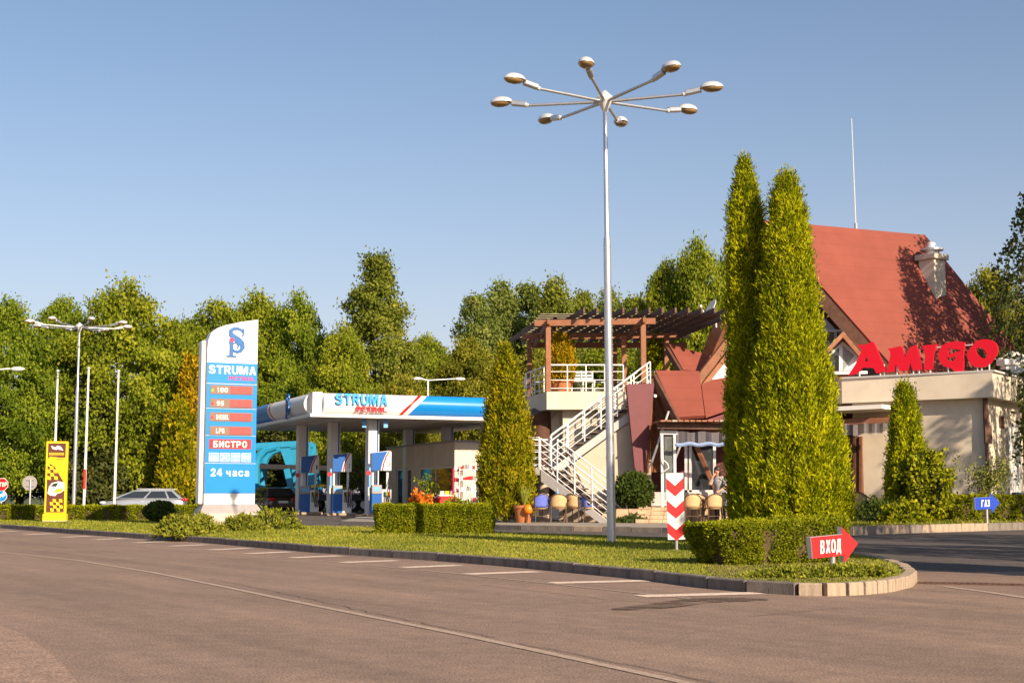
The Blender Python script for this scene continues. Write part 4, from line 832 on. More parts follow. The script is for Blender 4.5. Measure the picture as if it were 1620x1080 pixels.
# ---------------------------------------------------------------- price pylon
Y = 39.2; k = Y / FPX; base = (X(361, Y), Y, lz); e = empty('price_pylon', base, R(25), 'tall blue and white fuel price pylon on a concrete plinth', 'pylon sign')
zz = lambda y: Z(y, Y) - lz
W = .70
MB().b2(-.86, .92, -.42, .55, -.1, zz(811.5)).build('plinth', m_conc, e, bevel=.015)
q = [(-.84, -.38), (.86, -.38), (.86, .45), (-.84, .45)]; q2 = [(-.72, -.22), (.74, -.22), (.74, .28), (-.72, .28)]
mb = MB(); mb.add([(x, y, zz(811.5)) for x, y in q] + [(x, y, zz(809)) for x, y in q] + [(x, y, zz(797)) for x, y in q2], [(3, 2, 1, 0), (8, 9, 10, 11)] + [(a * 4 + i, a * 4 + (i + 1) % 4, a * 4 + 4 + (i + 1) % 4, a * 4 + 4 + i) for a in (0, 1) for i in range(4)])
mb.build('flared_foot', m_greym, e)
MB().b2(-.84, -.725, -.10, .26, zz(797), zz(541)).build('side_post', m_white, e, bevel=.02)
top = smooth_loop([(-W, zz(560)), (-W, zz(575)), (W, zz(575)), (W, zz(540)), (W, zz(505)), (W * .3, zz(511)), (-W * .45, zz(519)), (-W * .85, zz(528)), (-W, zz(544))], 1)
top = [(-W, zz(797)), (W, zz(797)), (W, zz(504.5)), (W * .3, zz(509.5)), (-W * .30, zz(516)), (-W * .62, zz(521)), (-W * .86, zz(529)), (-W * .97, zz(541)), (-W, zz(556))]
MB().prism([(x, -.16, z) for x, z in top], (0, .42, 0)).build('body', m_white, e)
yf = -.166
def panel(name, x0, x1, y0, y1, m_, par=e, d=0.0, t=.012): return MB().b2(x0, x1, yf - d - t, yf - d + .004, zz(y1), zz(y0)).build(name, m_, par, bevel=.003)
panel('brand_panel', -W, W, 575, 607, m_blue); panel('price_panel', -W, W, 608.2, 646, m_blue); panel('price_panel', -W, W, 647, 688.5, m_blue)
ip = panel('service_panel', -W, W, 689.5, 732, m_blue); hp = panel('hours_panel', -W, W, 733, 780, m_blue)
ff = yf - .014
block_word('lettering', 'STRUMA', (-.655, ff, zz(592.5)), 1.34, zz(579.5) - zz(592.5), m_white, e)
block_word('lettering', 'PETROL', (-.10, ff, zz(602)), .76, zz(596) - zz(602), m_mag, e)
for i, (y0, wd, mm) in enumerate([(610.5, '100', m_green), (631.5, '95', m_red), (653, 'DIESEL', m_mag), (674.5, 'LPG', m_pricebg)]):
    pd = panel('price_display', -.60, .58, y0, y0 + 14, m_pricebg, e, .010); 
    MB().b2(-.05, .55, yf - .030, yf - .02, zz(y0 + 13), zz(y0 + 1)).build('digit_field', m_price, pd)
    block_word('lettering', wd, (-.42, yf - .0245, zz(y0 + 11)), {'100': .32, '95': .22, 'DIESEL': .36, 'LPG': .24}[wd], zz(y0 + 3.5) - zz(y0 + 11), m_white, pd)
    text('digits', '8.88', (.02, yf - .031, zz(y0 + 12)), (1, 0, 0), .48, zz(y0 + 2.2) - zz(y0 + 12), mat('unlit digits', (.30, .06, .055), .5, .1, 6) if i == 0 else bpy.data.materials['unlit digits'], pd, .004, .012)
    MB().prism([(-.54 + a, yf - .026, zz(y0 + 8) + b) for a, b in octagon(.06, 3, math.pi / 2)], (0, .005, 0)).build('marker', mm, pd)
bp_ = panel('red_panel', -.60, .56, 695, 710, m_red, ip, .010); block_word('lettering', 'БИСТРО', (-.49, ff - .013, zz(708)), .96, zz(697.5) - zz(708), m_white, ip)
for i in range(4):
    x0 = -.60 + i * .30; pc = panel('pictogram', x0, x0 + .265, 716.5, 730.5, m_white, ip, .009); MB().b2(x0 + .015, x0 + .25, yf - .027, yf - .02, zz(729.7), zz(717.3)).build('field', m_lblue, pc)
    zc = zz(723.5); xc = x0 + .1325; wy = -.197 + .0
    if i == 0: MB().b2(xc - .10, xc + .10, yf - .032, yf - .026, zc - .09, zc - .03).b2(xc - .08, xc - .05, yf - .032, yf - .026, zc - .03, zc + .07).b2(xc + .0, xc + .07, yf - .032, yf - .026, zc - .03, zc + .05).build('symbol', m_white, pc)
    if i == 1: MB().beam((xc - .09, yf - .03, zc - .08), (xc + .09, yf - .03, zc + .08), .006, .03, (0, 0, 1)).beam((xc + .09, yf - .03, zc - .08), (xc - .09, yf - .03, zc + .08), .006, .03).build('symbol', m_white, pc)
    if i == 2: MB().prism([(xc - .10, yf - .03, zc), (xc - .07, yf - .03, zc + .06), (xc + .07, yf - .03, zc + .06), (xc + .10, yf - .03, zc)], (0, .005, 0)).b2(xc - .07, xc + .07, yf - .032, yf - .026, zc - .09, zc - .05).build('symbol', m_white, pc)
    if i == 3: block_word('lettering', 'WC', (xc - .11, yf - .031, zc - .06), .23, .12, m_white, pc)
block_word('lettering', '24 часа', (-.54, ff, zz(753)), 1.10, zz(741) - zz(753), m_white, hp)
# the S-over-p emblem: thick strokes
m_logo = mat('emblem blue', (.004, .10, .33), .35, .05, 4)
def logo(parent, m4, s, extr, m_=None):
    def stroke(name, pts, ws, mm, dz=0):
        L_, R_ = [], []
        for i, p in enumerate(pts):
            a = Vector(pts[max(i - 1, 0)]); b = Vector(pts[min(i + 1, len(pts) - 1)]); t = (b - a).normalized(); n = Vector((-t.y, t.x)) * ws[i] / 2
            L_.append(((p[0] + n.x) * s, (p[1] + n.y) * s)); R_.append(((p[0] - n.x) * s, (p[1] - n.y) * s))
        outline(name, [L_ + R_[::-1]], m4 @ Matrix.Translation((0, 0, dz)), mm, parent, extr)
    S = [(.27, .36), (.22, .44), (.10, .49), (-.05, .48), (-.16, .40), (-.16, .28), (-.05, .18), (.12, .08), (.25, -.04), (.27, -.18), (.20, -.29), (.08, -.34), (-.05, -.30), (-.10, -.22)]
    stroke('emblem_s', S, [.05, .07, .09, .11, .14, .17, .20, .21, .19, .16, .13, .10, .08, .05], m_logo)
    stroke('emblem_serif', [(.26, .22), (.30, .34), (.28, .50)], [.05, .07, .04], m_logo, .001)
    stroke('emblem_p', [(-.17, .04), (-.13, -.10), (-.13, -.48)], [.10, .13, .13], m_logo, .002)
    stroke('emblem_foot', [(-.30, -.50), (.06, -.50)], [.05, .05], m_logo, .003)
    stroke('emblem_bowl', [(-.08, -.05), (.04, .0), (.13, -.10), (.08, -.22)], [.05, .06, .07, .05], m_logo, .003)
    outline('emblem_dot', [octagon(.085 * s, 12)], m4 @ Matrix.Translation((-.12 * s, .07 * s, .006)), m_mag, parent, extr)
logo(e, frame_matrix((.06, -.17, zz(542)), (1, 0, 0)), zz(519.5) - zz(564), .03)

# ---------------------------------------------------------------- filling station canopy
CA = math.atan2(.39, .92); C0 = Vector((-8.9, 64, 0))
cn = empty('station_canopy', C0, CA, 'blue and white filling station canopy on white columns', 'canopy')
CW, CD, zl, zt = 11.0, 14.0, 4.46, 5.58
m_soffit = mat('soffit panel', (.60, .56, .53), .5, .05, 2)
MB().b2(.15, CW, .15, CD, zl, zt - .25).build('roof_deck', m_soffit, cn)
for i in range(1, 11): MB().b2(i - .008, i + .008, .3, CD - .2, zl - .012, zl).build('soffit_joint', m_greym, cn)
def bull(n=9): return [(-.06 - .30 * math.sin(math.pi * i / (n - 1)) ** .7, zl + .14 + (zt - zl - .18) * i / (n - 1)) for i in range(n)]
def fascia(name, x0f, x1f, m_, side=False):
    pr = bull(); mb = MB(); vs_ = []; n = len(pr)
    for (y, z) in pr:
        t = (z - pr[0][1]) / (pr[-1][1] - pr[0][1]); a, b = x0f(t), x1f(t)
        vs_ += [(a, y, z), (b, y, z)] if not side else [(y, a, z), (y, b, z)]
    fs = [(2 * i, 2 * i + 1, 2 * i + 3, 2 * i + 2) for i in range(n - 1)]
    back = [(x0f(0), 0.15, pr[0][1]), (x1f(0), .15, pr[0][1]), (x0f(1), .15, pr[-1][1]), (x1f(1), .15, pr[-1][1])]
    if side: back = [(b[1], b[0], b[2]) for b in back]
    m2 = 2 * n; vs_ += back
    fs += [(m2, m2 + 1, 1, 0), (2 * n - 2, 2 * n - 1, m2 + 3, m2 + 2), tuple([m2] + [2 * i for i in range(n)] + [m2 + 2]), tuple([m2 + 1] + [2 * i + 1 for i in range(n)] + [m2 + 3])]
    mb.add(vs_, fs); return mb.build(name, m_, cn, True)
sl = lambda a: (lambda t: a + .95 * t ** 1.25)
fascia('white_fascia', lambda t: .36, sl(3.95), m_white); fascia('red_stripe', sl(3.955), sl(4.12), m_red); fascia('white_stripe', sl(4.125), sl(4.40), m_white); fascia('blue_fascia', sl(4.405), lambda t: CW, m_blue)
sr = lambda a: (lambda t: a + 1.0 * t ** 1.25)
fascia('white_fascia', lambda t: .5, sr(6.6), m_white, True); fascia('red_stripe', sr(6.605), sr(6.85), m_red, True); fascia('white_stripe', sr(6.855), sr(7.2), m_white, True); fascia('blue_fascia', sr(7.205), lambda t: CD, m_blue, True)
MB().b2(-.12, .34, -.12, .48, zl, zt).build('corner_block', m_white, cn, bevel=.01)
MB().b2(-.30, CW, -.42, .14, zl - .02, zl + .13).build('front_lip', m_white, cn, bevel=.008)
MB().b2(-.30, .14, .142, CD, zl - .02, zl + .13).build('side_lip', m_white, cn, bevel=.008)
x = .85
def word3d(wd, x0, w, z0, h, m_, gap=.06, bold=.05):
    block_word('letter', wd, (x0, -.42, z0), w, h, m_, cn, 0, .08, True, .88); return
    n = len(wd); lw = {'M': 1.3, 'I': .45}; tot = sum(lw.get(c, 1) for c in wd); x = x0
    for c in wd:
        cw = w * lw.get(c, 1) / tot; x += cw
m_letb = mat('letter blue', (.02, .30, .68), .4, .04, 3)
word3d('STRUMA', .85, 2.5, 5.02, .50, m_letb); word3d('PETROL', 1.84, 1.5, 4.70, .25, m_redlet)
logo(cn, frame_matrix((-.40, 3.4, 5.12), (0, -1, 0)), 1.12, .06)
def cpos(px, Y):
    w = Vector((X(px, Y), Y, 0)) - C0; c, s = math.cos(-CA), math.sin(-CA); return (w.x * c - w.y * s, w.x * s + w.y * c)
for px, Yc in [(477, 72), (527, 69), (588, 66), (646, 76), (707, 73.5), (770, 70)]:
    u, v = cpos(px, Yc); c = MB().b2(u - .26, u + .26, v - .26, v + .26, 0, zl).build('column', m_white, cn, bevel=.02)
    MB().b2(u + .14, u + .20, v - .268, v - .262, .2, zl - .02).build('blue_stripe', m_bluedk, c)
for px, Yc in [(575, 65.2), (609, 65.4)]:
    u, v = cpos(px, Yc); s_ = MB().b2(u - .10, u + .10, v - .02, v + .02, zl - .42, zl - .03).build('hanging_sign', m_lblue, cn)
# pump islands and pumps
def pump(px, Yc, num, label):
    w = Vector((X(px, Yc), Yc, 0)); e = empty('fuel_pump', w, CA - .1, label, 'fuel pump', 'fuel pumps under the canopy')
    MB().b2(-.75, .62, -.45, .45, 0, .13).build('island', m_kerb2, e, bevel=.03)
    MB().b2(-.46, .0, -.28, .28, .13, 1.02).build('blue_cabinet', m_bluedk, e, bevel=.02)
    MB().b2(.004, .44, -.28, .28, .13, 1.22).build('steel_cabinet', m_white, e, bevel=.02)
    dsp = MB().b2(-.46, .0, -.30, .30, 1.02, 1.42).build('display', m_greym, e, bevel=.02); MB().b2(-.40, -.06, -.306, -.300, 1.14, 1.32).build('screen', m_lblue, dsp)
    MB().b2(.06, .36, -.29, -.282, .62, 1.10).build('hose_panel', m_greym, e)
    for x_ in (-.38, .30): MB().b2(x_ - .045, x_ + .045, -.06, .06, 1.2, 2.06).build('mast', m_steel, e)
    pr = [(-.46, 2.06), (.44, 2.06), (.44, 2.92), (.30, 2.96), (-.46, 2.86)]
    hd = MB().prism([(a, -.22, b) for a, b in pr], (0, .44, 0)).build('head', m_white, e, bevel=.01)
    MB().prism([(a, -.232, b) for a, b in [(-.455, 2.07), (-.05, 2.07), (.02, 2.4), (.12, 2.66), (.26, 2.93), (-.455, 2.855)]], (0, .008, 0)).build('blue_field', m_bluedk, hd)
    MB().prism([(a, -.234, b) for a, b in [(-.0, 2.07), (.06, 2.07), (.12, 2.4), (.22, 2.68), (.36, 2.93), (.31, 2.94), (.17, 2.70), (.06, 2.4)]], (0, .008, 0)).build('red_stripe', m_red, hd)
    text('number', str(num), (.29, -.224, 2.25), (1, 0, 0), .07, .2, m_dark, hd, .006)
    for j, x_ in enumerate((.12, .22, .33)):
        MB().tube([(x_, -.30, 1.05), (x_ + .05, -.42, .75), (x_ + .12, -.46, .38), (x_ + .16, -.40, .5), (x_ + .14, -.33, 1.15), (.42, -.2, 1.9)], .018, 5).build('hose', m_rubber, e, True)
        MB().b2(x_ - .03, x_ + .03, -.36, -.29, .92, 1.12).build('nozzle', (m_dark, m_green, m_red)[j], e, bevel=.01)
    MB().b2(-.60, -.52, -.3, -.28, 1.3, 2.2).build('notice', m_lblue, e)
    MB().prism([(-.62 + a, -.31, 1.95 + b) for a, b in octagon(.11, 12)], (0, .01, 0)).build('prohibition_disc', m_red, e)
pump(489, 71.2, 1, 'leftmost fuel pump by the black car'); pump(540, 67.8, 2, 'middle fuel pump of the three'); pump(602, 64.6, 3, 'right fuel pump next to the kiosk')
# kiosk
kc = Vector((X(719, 69), 69, 0)); kv = Vector((-.39, .92, 0)).normalized(); ku = Vector((.92, .39, 0)).normalized()
ke = empty('kiosk', kc, CA, 'beige flat roofed kiosk under the canopy', 'building')   # local x = along the lit face, y = along the long shaded face
KH, KL, KW = Z(699, 69), 10.6, 3.4
def kpos(px):                                      # distance along the long face for a photo column
    s = (px - 810) / FPX; return (kc.x - s * kc.y) / (s * kv.y - kv.x)
kt = lambda px: kpos(px)
zK = lambda py, px: HCAM + (785 - py) * (kc.y + kv.y * kt(px)) / FPX
def wallface(x, cuts, L, H):
    """wall with openings along local y at plane x; cuts = (y0, y1, z0, z1)"""
    mb = MB(); ys = sorted({0, L, *[c[0] for c in cuts], *[c[1] for c in cuts]})
    for a, b in zip(ys, ys[1:]):
        m_ = (a + b) / 2; z = 0
        for c in sorted([c for c in cuts if c[0] < m_ < c[1]], key=lambda c: c[2]):
            if c[2] > z: mb.b2(x, x + .2, a, b, z, c[2])
            z = c[3]
        mb.b2(x, x + .2, a, b, z, H)
    return mb
w0, w1, d0, d1 = kt(715), kt(664), kt(651), kt(627)
wz0, wz1, dz1 = .75, zK(739, 690), zK(741, 640)
wallface(0, [(w0, w1, wz0, wz1), (d0, d1, 0, dz1)], KL, KH).build('long_wall', m_cream, ke)
MB().b2(.2, KW, KL - .2, KL, 0, KH).b2(KW, KW + .2, 0, KL, 0, KH).build('back_wall', m_beige, ke)
gw = .9; gx0, gx1 = 1.05, 2.6
MB().b2(.2, gx0, 0, .2, 0, KH).b2(gx1, KW, 0, .2, 0, KH).b2(gx0, gx1, 0, .2, 2.35, KH).build('end_wall', m_cream, ke)
MB().b2(-.06, KW + .26, -.06, KL + .06, KH + .002, KH + .10).build('roof_edge', m_greym, ke)
MB().b2(0.2, KW, .2, KL - .2, .0, .06).build('floor', m_kerb, ke)
wn = empty('window', (0, 0, 0)); wn.parent = ke
MB().b2(.07, .11, w0, w1, wz0, wz1).build('pane', m_glass, wn)
MB().b2(.04, .10, w0, w0 + .08, wz0, wz1).b2(.04, .10, w1 - .08, w1, wz0, wz1).b2(.04, .10, (w0 + w1) / 2 - .05, (w0 + w1) / 2 + .05, wz0, wz1).b2(.04, .10, w0 + .08, w1 - .08, wz1 - .08, wz1).b2(.03, .10, w0 + .08, w1 - .08, wz0, wz0 + .07).build('window_frame', m_white, wn)
dr = empty('door', (0, 0, 0)); dr.parent = ke
MB().b2(.10, .13, d0 + .08, d1 - .08, .5, dz1 - .08).build('pane', m_glass, dr)
MB().b2(.06, .12, d0, d0 + .1, 0, dz1).b2(.06, .12, d1 - .1, d1, 0, dz1).b2(.06, .12, d0 + .1, d1 - .1, dz1 - .1, dz1).b2(.06, .12, d0 + .1, d1 - .1, 0, .5).build('door_frame', m_white, dr)
gd = empty('glass_door', (0, 0, 0)); gd.parent = ke
MB().b2(gx0, gx1, .09, .12, 0, 2.35).build('pane', m_glass, gd)
MB().b2(gx0, gx0 + .08, .05, .10, 0, 2.35).b2(gx0 + .8, gx0 + .92, .05, .10, 0, 2.35).b2(gx1 - .08, gx1, .05, .10, 0, 2.35).b2(gx0 + .08, gx0 + .8, .05, .10, 2.25, 2.35).build('door_frame', m_white, gd)
# goods before the kiosk
def at_px(px, Y, z=0): return Vector((X(px, Y), Y, z))
def rack(px, Y, w, h, d, shelves, m_, gm, label, name='display_rack'):
    e = empty(name, at_px(px, Y), .2, label, 'rack')
    for x_ in (-w / 2, w / 2):
        for y_ in (-d / 2, d / 2): MB().b2(x_ - .02, x_ + .02, y_ - .02, y_ + .02, 0, h).build('upright', m_, e)
    for i in range(shelves):
        z = .12 + i * (h - .25) / max(shelves - 1, 1); sh = MB().b2(-w / 2 + .02, w / 2 - .02, -d / 2, d / 2, z, z + .03).build('shelf', m_, e)
        rr = random.Random(px + i); x_ = -w / 2 + .06
        while x_ < w / 2 - .14:
            ww = rr.uniform(.09, .16); hh_ = rr.uniform(.14, .26); MB().b2(x_, x_ + ww - .015, -d / 2 + .03, d / 2 - .04, z + .032, z + hh_).build('packet', gm[rr.randrange(len(gm))], sh, bevel=.008); x_ += ww
rack(723, 66.5, .42, 2.2, .4, 5, m_mag, [m_mag, m_red, m_whitep], 'magenta shelf rack of goods by the kiosk corner')
rack(742, 66.2, .95, 2.25, .45, 5, m_white, [m_whitep, m_greym, m_white, m_red], 'white wire shelf rack beside the glass door')
for px, Yg, w, h, m_, lb in [(682, 66.8, .62, 1.05, m_red, 'red bin below the kiosk window, further left'), (706, 66.4, .75, 1.15, m_red, 'larger red bin below the kiosk window by the corner'), (766, 65, .4, .9, m_mag, 'small magenta bin next to the pointed thuja')]:
    e = empty('goods_bin', at_px(px, Yg), .3, lb, 'bin', 'bins of goods by the kiosk'); MB().b2(-w / 2, w / 2, -.25, .25, 0, h * .8).build('body', m_, e, bevel=.02); MB().b2(-w / 2 - .02, w / 2 + .02, -.27, .27, h * .8, h * .86).build('rim', m_white, e)
    for j in range(3): MB().b2(-w / 2 + .05 + j * w / 3.2, -w / 2 + .03 + (j + .85) * w / 3.2, -.18, .15, h * .86, h).build('packet', [m_whitep, m_yellow, m_greym][j], e, bevel=.01)
e = mound('flower_bush', at_px(662, 50, .0), .55, .45, .95, 1500, .12, L_flower, 71, 'low bush of orange flowers behind the boxy hedge', 'flowers', asp=.45)
mound('flower_bush', at_px(762, 50, 0), .38, .3, .62, 700, .10, L_flower, 72, 'small clump of orange flowers beside the pointed thuja', 'flowers', asp=.45)
mound('leafy_shrub', at_px(722, 50, 0), .7, .4, .75, 1200, .12, L_broad, 73, 'low green plant between the flower clumps', asp=.3)
bl = empty('leaning_broom', at_px(758, 63), 0, 'broom leaning near the kiosk glass door', 'broom'); MB().tube([(0, 0, .1), (.35, .3, 1.9)], .025, 6).build('handle', m_wood, bl); MB().b2(-.15, .12, -.08, .08, 0, .2).build('bristles', m_lblue, bl)

# ---------------------------------------------------------------- cars
def loft(mb, secs):
    n = len(secs[0]); vs_ = [p for s in secs for p in s]; fs = []
    for i in range(len(secs) - 1): fs += [(i * n + j, i * n + (j + 1) % n, (i + 1) * n + (j + 1) % n, (i + 1) * n + j) for j in range(n)]
    fs += [tuple(range(n - 1, -1, -1)), tuple(range((len(secs) - 1) * n, len(secs) * n))]
    mb.add(vs_, fs); return mb
def car(loc, rz, paint, label, st, roof, wheels, Lc, wd=.89):
    """st: stations x, belt height; roof: outline of the glasshouse (x at belt, x at roof ...)"""
    e = empty('parked_car', loc, rz, label, 'car', 'cars at the filling station')
    def sec(x, zb, zt_, w):
        r = [(-w * .86, zb), (-w, zb + .16), (-w * 1.0, (zb + zt_) / 2), (-w * .97, zt_ - .10), (-w * .86, zt_ - .01), (0, zt_ + .025), (w * .86, zt_ - .01), (w * .97, zt_ - .10), (w, (zb + zt_) / 2), (w, zb + .16), (w * .86, zb)]
        return [Vector((x, y, z)) for y, z in r]
    o = loft(MB(), [sec(x, zb, z, w * wd) for x, zb, z, w in st]).build('body', paint, e, True)
    sd = o.modifiers.new('smooth', 'SUBSURF'); sd.levels = 1; sd.render_levels = 1
    (xf0, xf1, xr1, xr0, zb, zt_) = roof; wb, wt = wd * .93, wd * .70
    def gs(x, z, w): return [Vector((x, -w, z)), Vector((x, w, z))]
    A = lambda t: (xf0 + (xf1 - xf0) * t, zb + (zt_ - zb) * t, wb + (wt - wb) * t)
    # roof + pillars as one painted shell under the panes
    cab = MB(); pts = []
    prof = [(xf0, zb), (xf1, zt_ - .04), ((xf1 * .6 + xr1 * .4), zt_ + .02), (xr1, zt_ - .03), (xr0, zb)]
    vs_ = []
    for x, z in prof:
        t = (z - zb) / (zt_ - zb); w = wb + (wt - wb) * t; vs_ += [(x, -w, z), (x, w, z)]
    n = len(prof); fs = [(2 * i, 2 * i + 1, 2 * i + 3, 2 * i + 2) for i in range(n - 1)] + [tuple(2 * i for i in range(n)), tuple(2 * i + 1 for i in range(n - 1, -1, -1)), (0, 2 * n - 2, 2 * n - 1, 1)]
    cab.add(vs_, fs).build('roof', paint, e, bevel=.03)
    def pane(name, quad, off): return MB().prism([Vector(q) + Vector(off) for q in quad], Vector(off) * .3).build(name, m_glass, e)
    f = lambda a, b, t: tuple(np.array(a) * (1 - t) + np.array(b) * t)
    lo0, lo1 = (xf0, -wb, zb), (xf1, -wt, zt_ - .04); hi0, hi1 = (xr0, -wb, zb), (xr1, -wt, zt_ - .03)
    for sg in (-1, 1):
        for k_, (a, b) in enumerate([(.07, .44), (.47, .78), (.81, .94)]):
            q = []
            for (s, t) in [(a, .10), (b, .10), (b, .84), (a, .84)]:
                p0, p1 = f(lo0, hi0, s), f(lo1, hi1, s); v = f(p0, p1, t); q.append((v[0], v[1] * -sg if sg == 1 else v[1], v[2]))
            if k_ == 2 and abs(xr0 - xr1) > .9: pass
            pane('side_window', q, (0, sg * .012, .004))
    for name, x0, x1, z1, dx in (('windscreen', xf0, xf1, zt_ - .04, -.014), ('rear_window', xr0, xr1, zt_ - .03, .014)):
        q = [(x0 + (x1 - x0) * t, s * (wb + (wt - wb) * t) * .88, zb + (z1 - zb) * t) for s, t in ((-1, .12), (1, .12), (1, .88), (-1, .88))]; pane(name, q, (dx, 0, .010))
    for xw in wheels:
        for sg in (-1, 1):
            w = empty('wheel', (xw, sg * (wd - .13), .32)); w.parent = e; w.rotation_euler = (R(90), 0, 0)
            MB().lathe([(.20, -.11), (.31, -.11), (.325, -.06), (.325, .06), (.31, .11), (.20, .11)], n=24).build('tyre', m_rubber, w, True); MB().lathe([(.04, -.118), (.20, -.112), (.205, 0), (.20, .112), (.04, .118)], n=20).build('rim', m_steel, w, True)
            MB().lathe([(.37, -.02), (.37, .02)], (xw, sg * (wd - .018), .33), 4) if False else None
            arch = MB().tube([(xw + .38 * math.cos(t), sg * wd * .985, .32 + .38 * math.sin(t)) for t in np.linspace(.0, math.pi, 12)], .022, 6).build('wheel_arch', m_dark if paint is m_black else paint, e, True)
    for sg in (-1, 1):
        MB().add(*ellips((xf0 + .32, sg * (wd + .08), zb + .07), (.09, .10, .075))).build('mirror', paint, e, True)
        for xh in (.44, .76):
            x_ = xf0 + (xr0 - xf0) * xh; MB().b2(x_ - .1, x_ + .08, sg * wd * .965, sg * wd * .995, zb - .14, zb - .11).build('door_handle', m_steel, e)
    return e
# silver estate, facing left
sv = car(at_px(228, 80, -.16), R(6), m_silver, 'silver estate car parked behind the long hedge',
    [(-2.32, .42, .62, .62), (-2.25, .24, .74, .86), (-1.9, .2, .82, .97), (-1.2, .2, .94, 1.0), (-.2, .2, .99, 1.0), (1.0, .2, .99, 1.0), (1.9, .22, 1.0, .98), (2.25, .26, .96, .92), (2.34, .36, .80, .80)],
    (-1.72, -.40, 1.62, 2.28, .92, 1.46), (-1.42, 1.32), 4.7)
for sg in (-1, 1):
    MB().add(*ellips((-2.12, sg * .66, .72), (.2, .16, .09))).build('headlight', m_lamp, sv, True); MB().add(*ellips((2.24, sg * .74, .88), (.12, .1, .1))).build('tail_light', m_tail, sv, True)
    MB().tube([(-.3, sg * .6, 1.485), (1.7, sg * .6, 1.475)], .02, 6).build('roof_rail', m_steel, sv, True)
# dark hatch seen from behind, right rear quarter away
bk_ = car(at_px(430, 76.5, -.06), R(-62), m_black, 'black hatchback seen from the rear beside the pylon',
    [(-2.1, .42, .62, .62), (-2.02, .24, .74, .88), (-1.6, .2, .88, .97), (-.9, .2, .95, 1.0), (0, .2, .98, 1.0), (1.0, .2, 1.0, 1.0), (1.7, .22, 1.0, .98), (2.02, .26, .92, .93), (2.10, .36, .72, .84)],
    (-1.15, -.3, 1.45, 2.0, .95, 1.44), (-1.3, 1.28), 4.2)
for sg in (-1, 1): MB().b2(2.0, 2.105, sg * .46, sg * .82, .72, .90).build('tail_light', m_tail, bk_, bevel=.03)
MB().b2(2.09, 2.125, -.27, .27, .62, .74).build('number_plate', m_white, bk_, bevel=.01); MB().b2(2.02, 2.16, -.72, .72, .34, .50).build('bumper', m_black, bk_, bevel=.04)
bk_.rotation_euler = (0, 0, R(-62)); bk_.location = at_px(428, 76.5, -.06)

# ---------------------------------------------------------------- car transporter
Y = 86; tk = empty('car_transporter', at_px(500, Y), R(0), 'light blue car transporter trailer parked behind the pumps', 'truck')
lx = lambda px: X(px, Y) - X(500, Y); lz_ = lambda py: Z(py, Y)
for y_ in (-1.2, 1.2):
    MB().tube([(lx(408), y_, .9), (lx(409), y_, lz_(735)), (lx(414), y_, lz_(722)), (lx(425), y_, lz_(712)), (lx(440), y_, lz_(708))], [.30, .28, .26, .24, .2], 8).build('front_hoop', m_cyan, tk, True)
    MB().beam((lx(396), y_, lz_(707)), (lx(490), y_, lz_(702)), .18, .34).build('top_rail', m_cyan, tk, bevel=.02)
    MB().prism([(lx(446), y_, lz_(708)), (lx(462), y_, lz_(708)), (lx(470), y_, lz_(736)), (lx(456), y_, lz_(736))], (0, .12, 0)).build('upper_plate', m_cyan, tk)
    MB().prism([(lx(485), y_, lz_(700)), (lx(493), y_, lz_(700)), (lx(508), y_, lz_(790)), (lx(494), y_, lz_(790))], (0, .14, 0)).build('slanted_post', m_cyan, tk)
    MB().beam((lx(410), y_, lz_(738)), (lx(592), y_, lz_(742)), .14, .28).build('upper_deck_rail', m_dark, tk)
    MB().beam((lx(458), y_, lz_(742)), (lx(468), y_, .9), .2, .35, (1, 0, 0)).build('rear_hoop', m_cyan, tk)
    MB().beam((lx(566), y_, lz_(744)), (lx(580), y_, .8), .16, .28, (1, 0, 0)).build('ramp_post', m_dark, tk)
    MB().prism([(lx(572), y_, lz_(728)), (lx(579), y_, lz_(724)), (lx(579), y_, lz_(752)), (lx(573), y_, lz_(748))], (0, .1, 0)).build('side_panel', m_cyan, tk)
    MB().beam((lx(400), y_, .85), (lx(598), y_, .85), .16, .4).build('chassis_rail', m_dark, tk)
for i in range(9): xx = lx(412 + i * 20); MB().b2(xx - .12, xx + .12, -1.12, 1.12, lz_(739) - .02, lz_(739) + .05).build('deck_plank', m_dark, tk)
MB().b2(lx(400), lx(596), -1.12, 1.12, 1.06, 1.12).build('lower_deck', m_dark, tk)
MB().prism([(lx(600), -1.2, .6), (lx(600), -1.2, lz_(728)), (lx(606), -1.2, lz_(724)), (lx(625), -1.2, lz_(726)), (lx(632), -1.2, lz_(745)), (lx(636), -1.2, .6)], (0, 2.4, 0)).build('cab', m_cyan, tk, bevel=.06)
MB().beam((lx(497), -1.3, 1.5), (lx(518), -1.3, 1.55), .1, .16).build('warning_beam', m_yellow, tk)
for px in (480, 500, 560, 580, 618):
    for y_ in (-1.05, 1.05):
        w = empty('wheel', (lx(px), y_, .42)); w.parent = tk; w.rotation_euler = (R(90), 0, 0)
        MB().lathe([(.25, -.14), (.41, -.14), (.43, 0), (.41, .14), (.25, .14)], n=20).build('tyre', m_rubber, w, True); MB().lathe([(.05, -.145), (.25, -.145), (.25, .145), (.05, .145)], n=14).build('rim', m_steel, w, True)

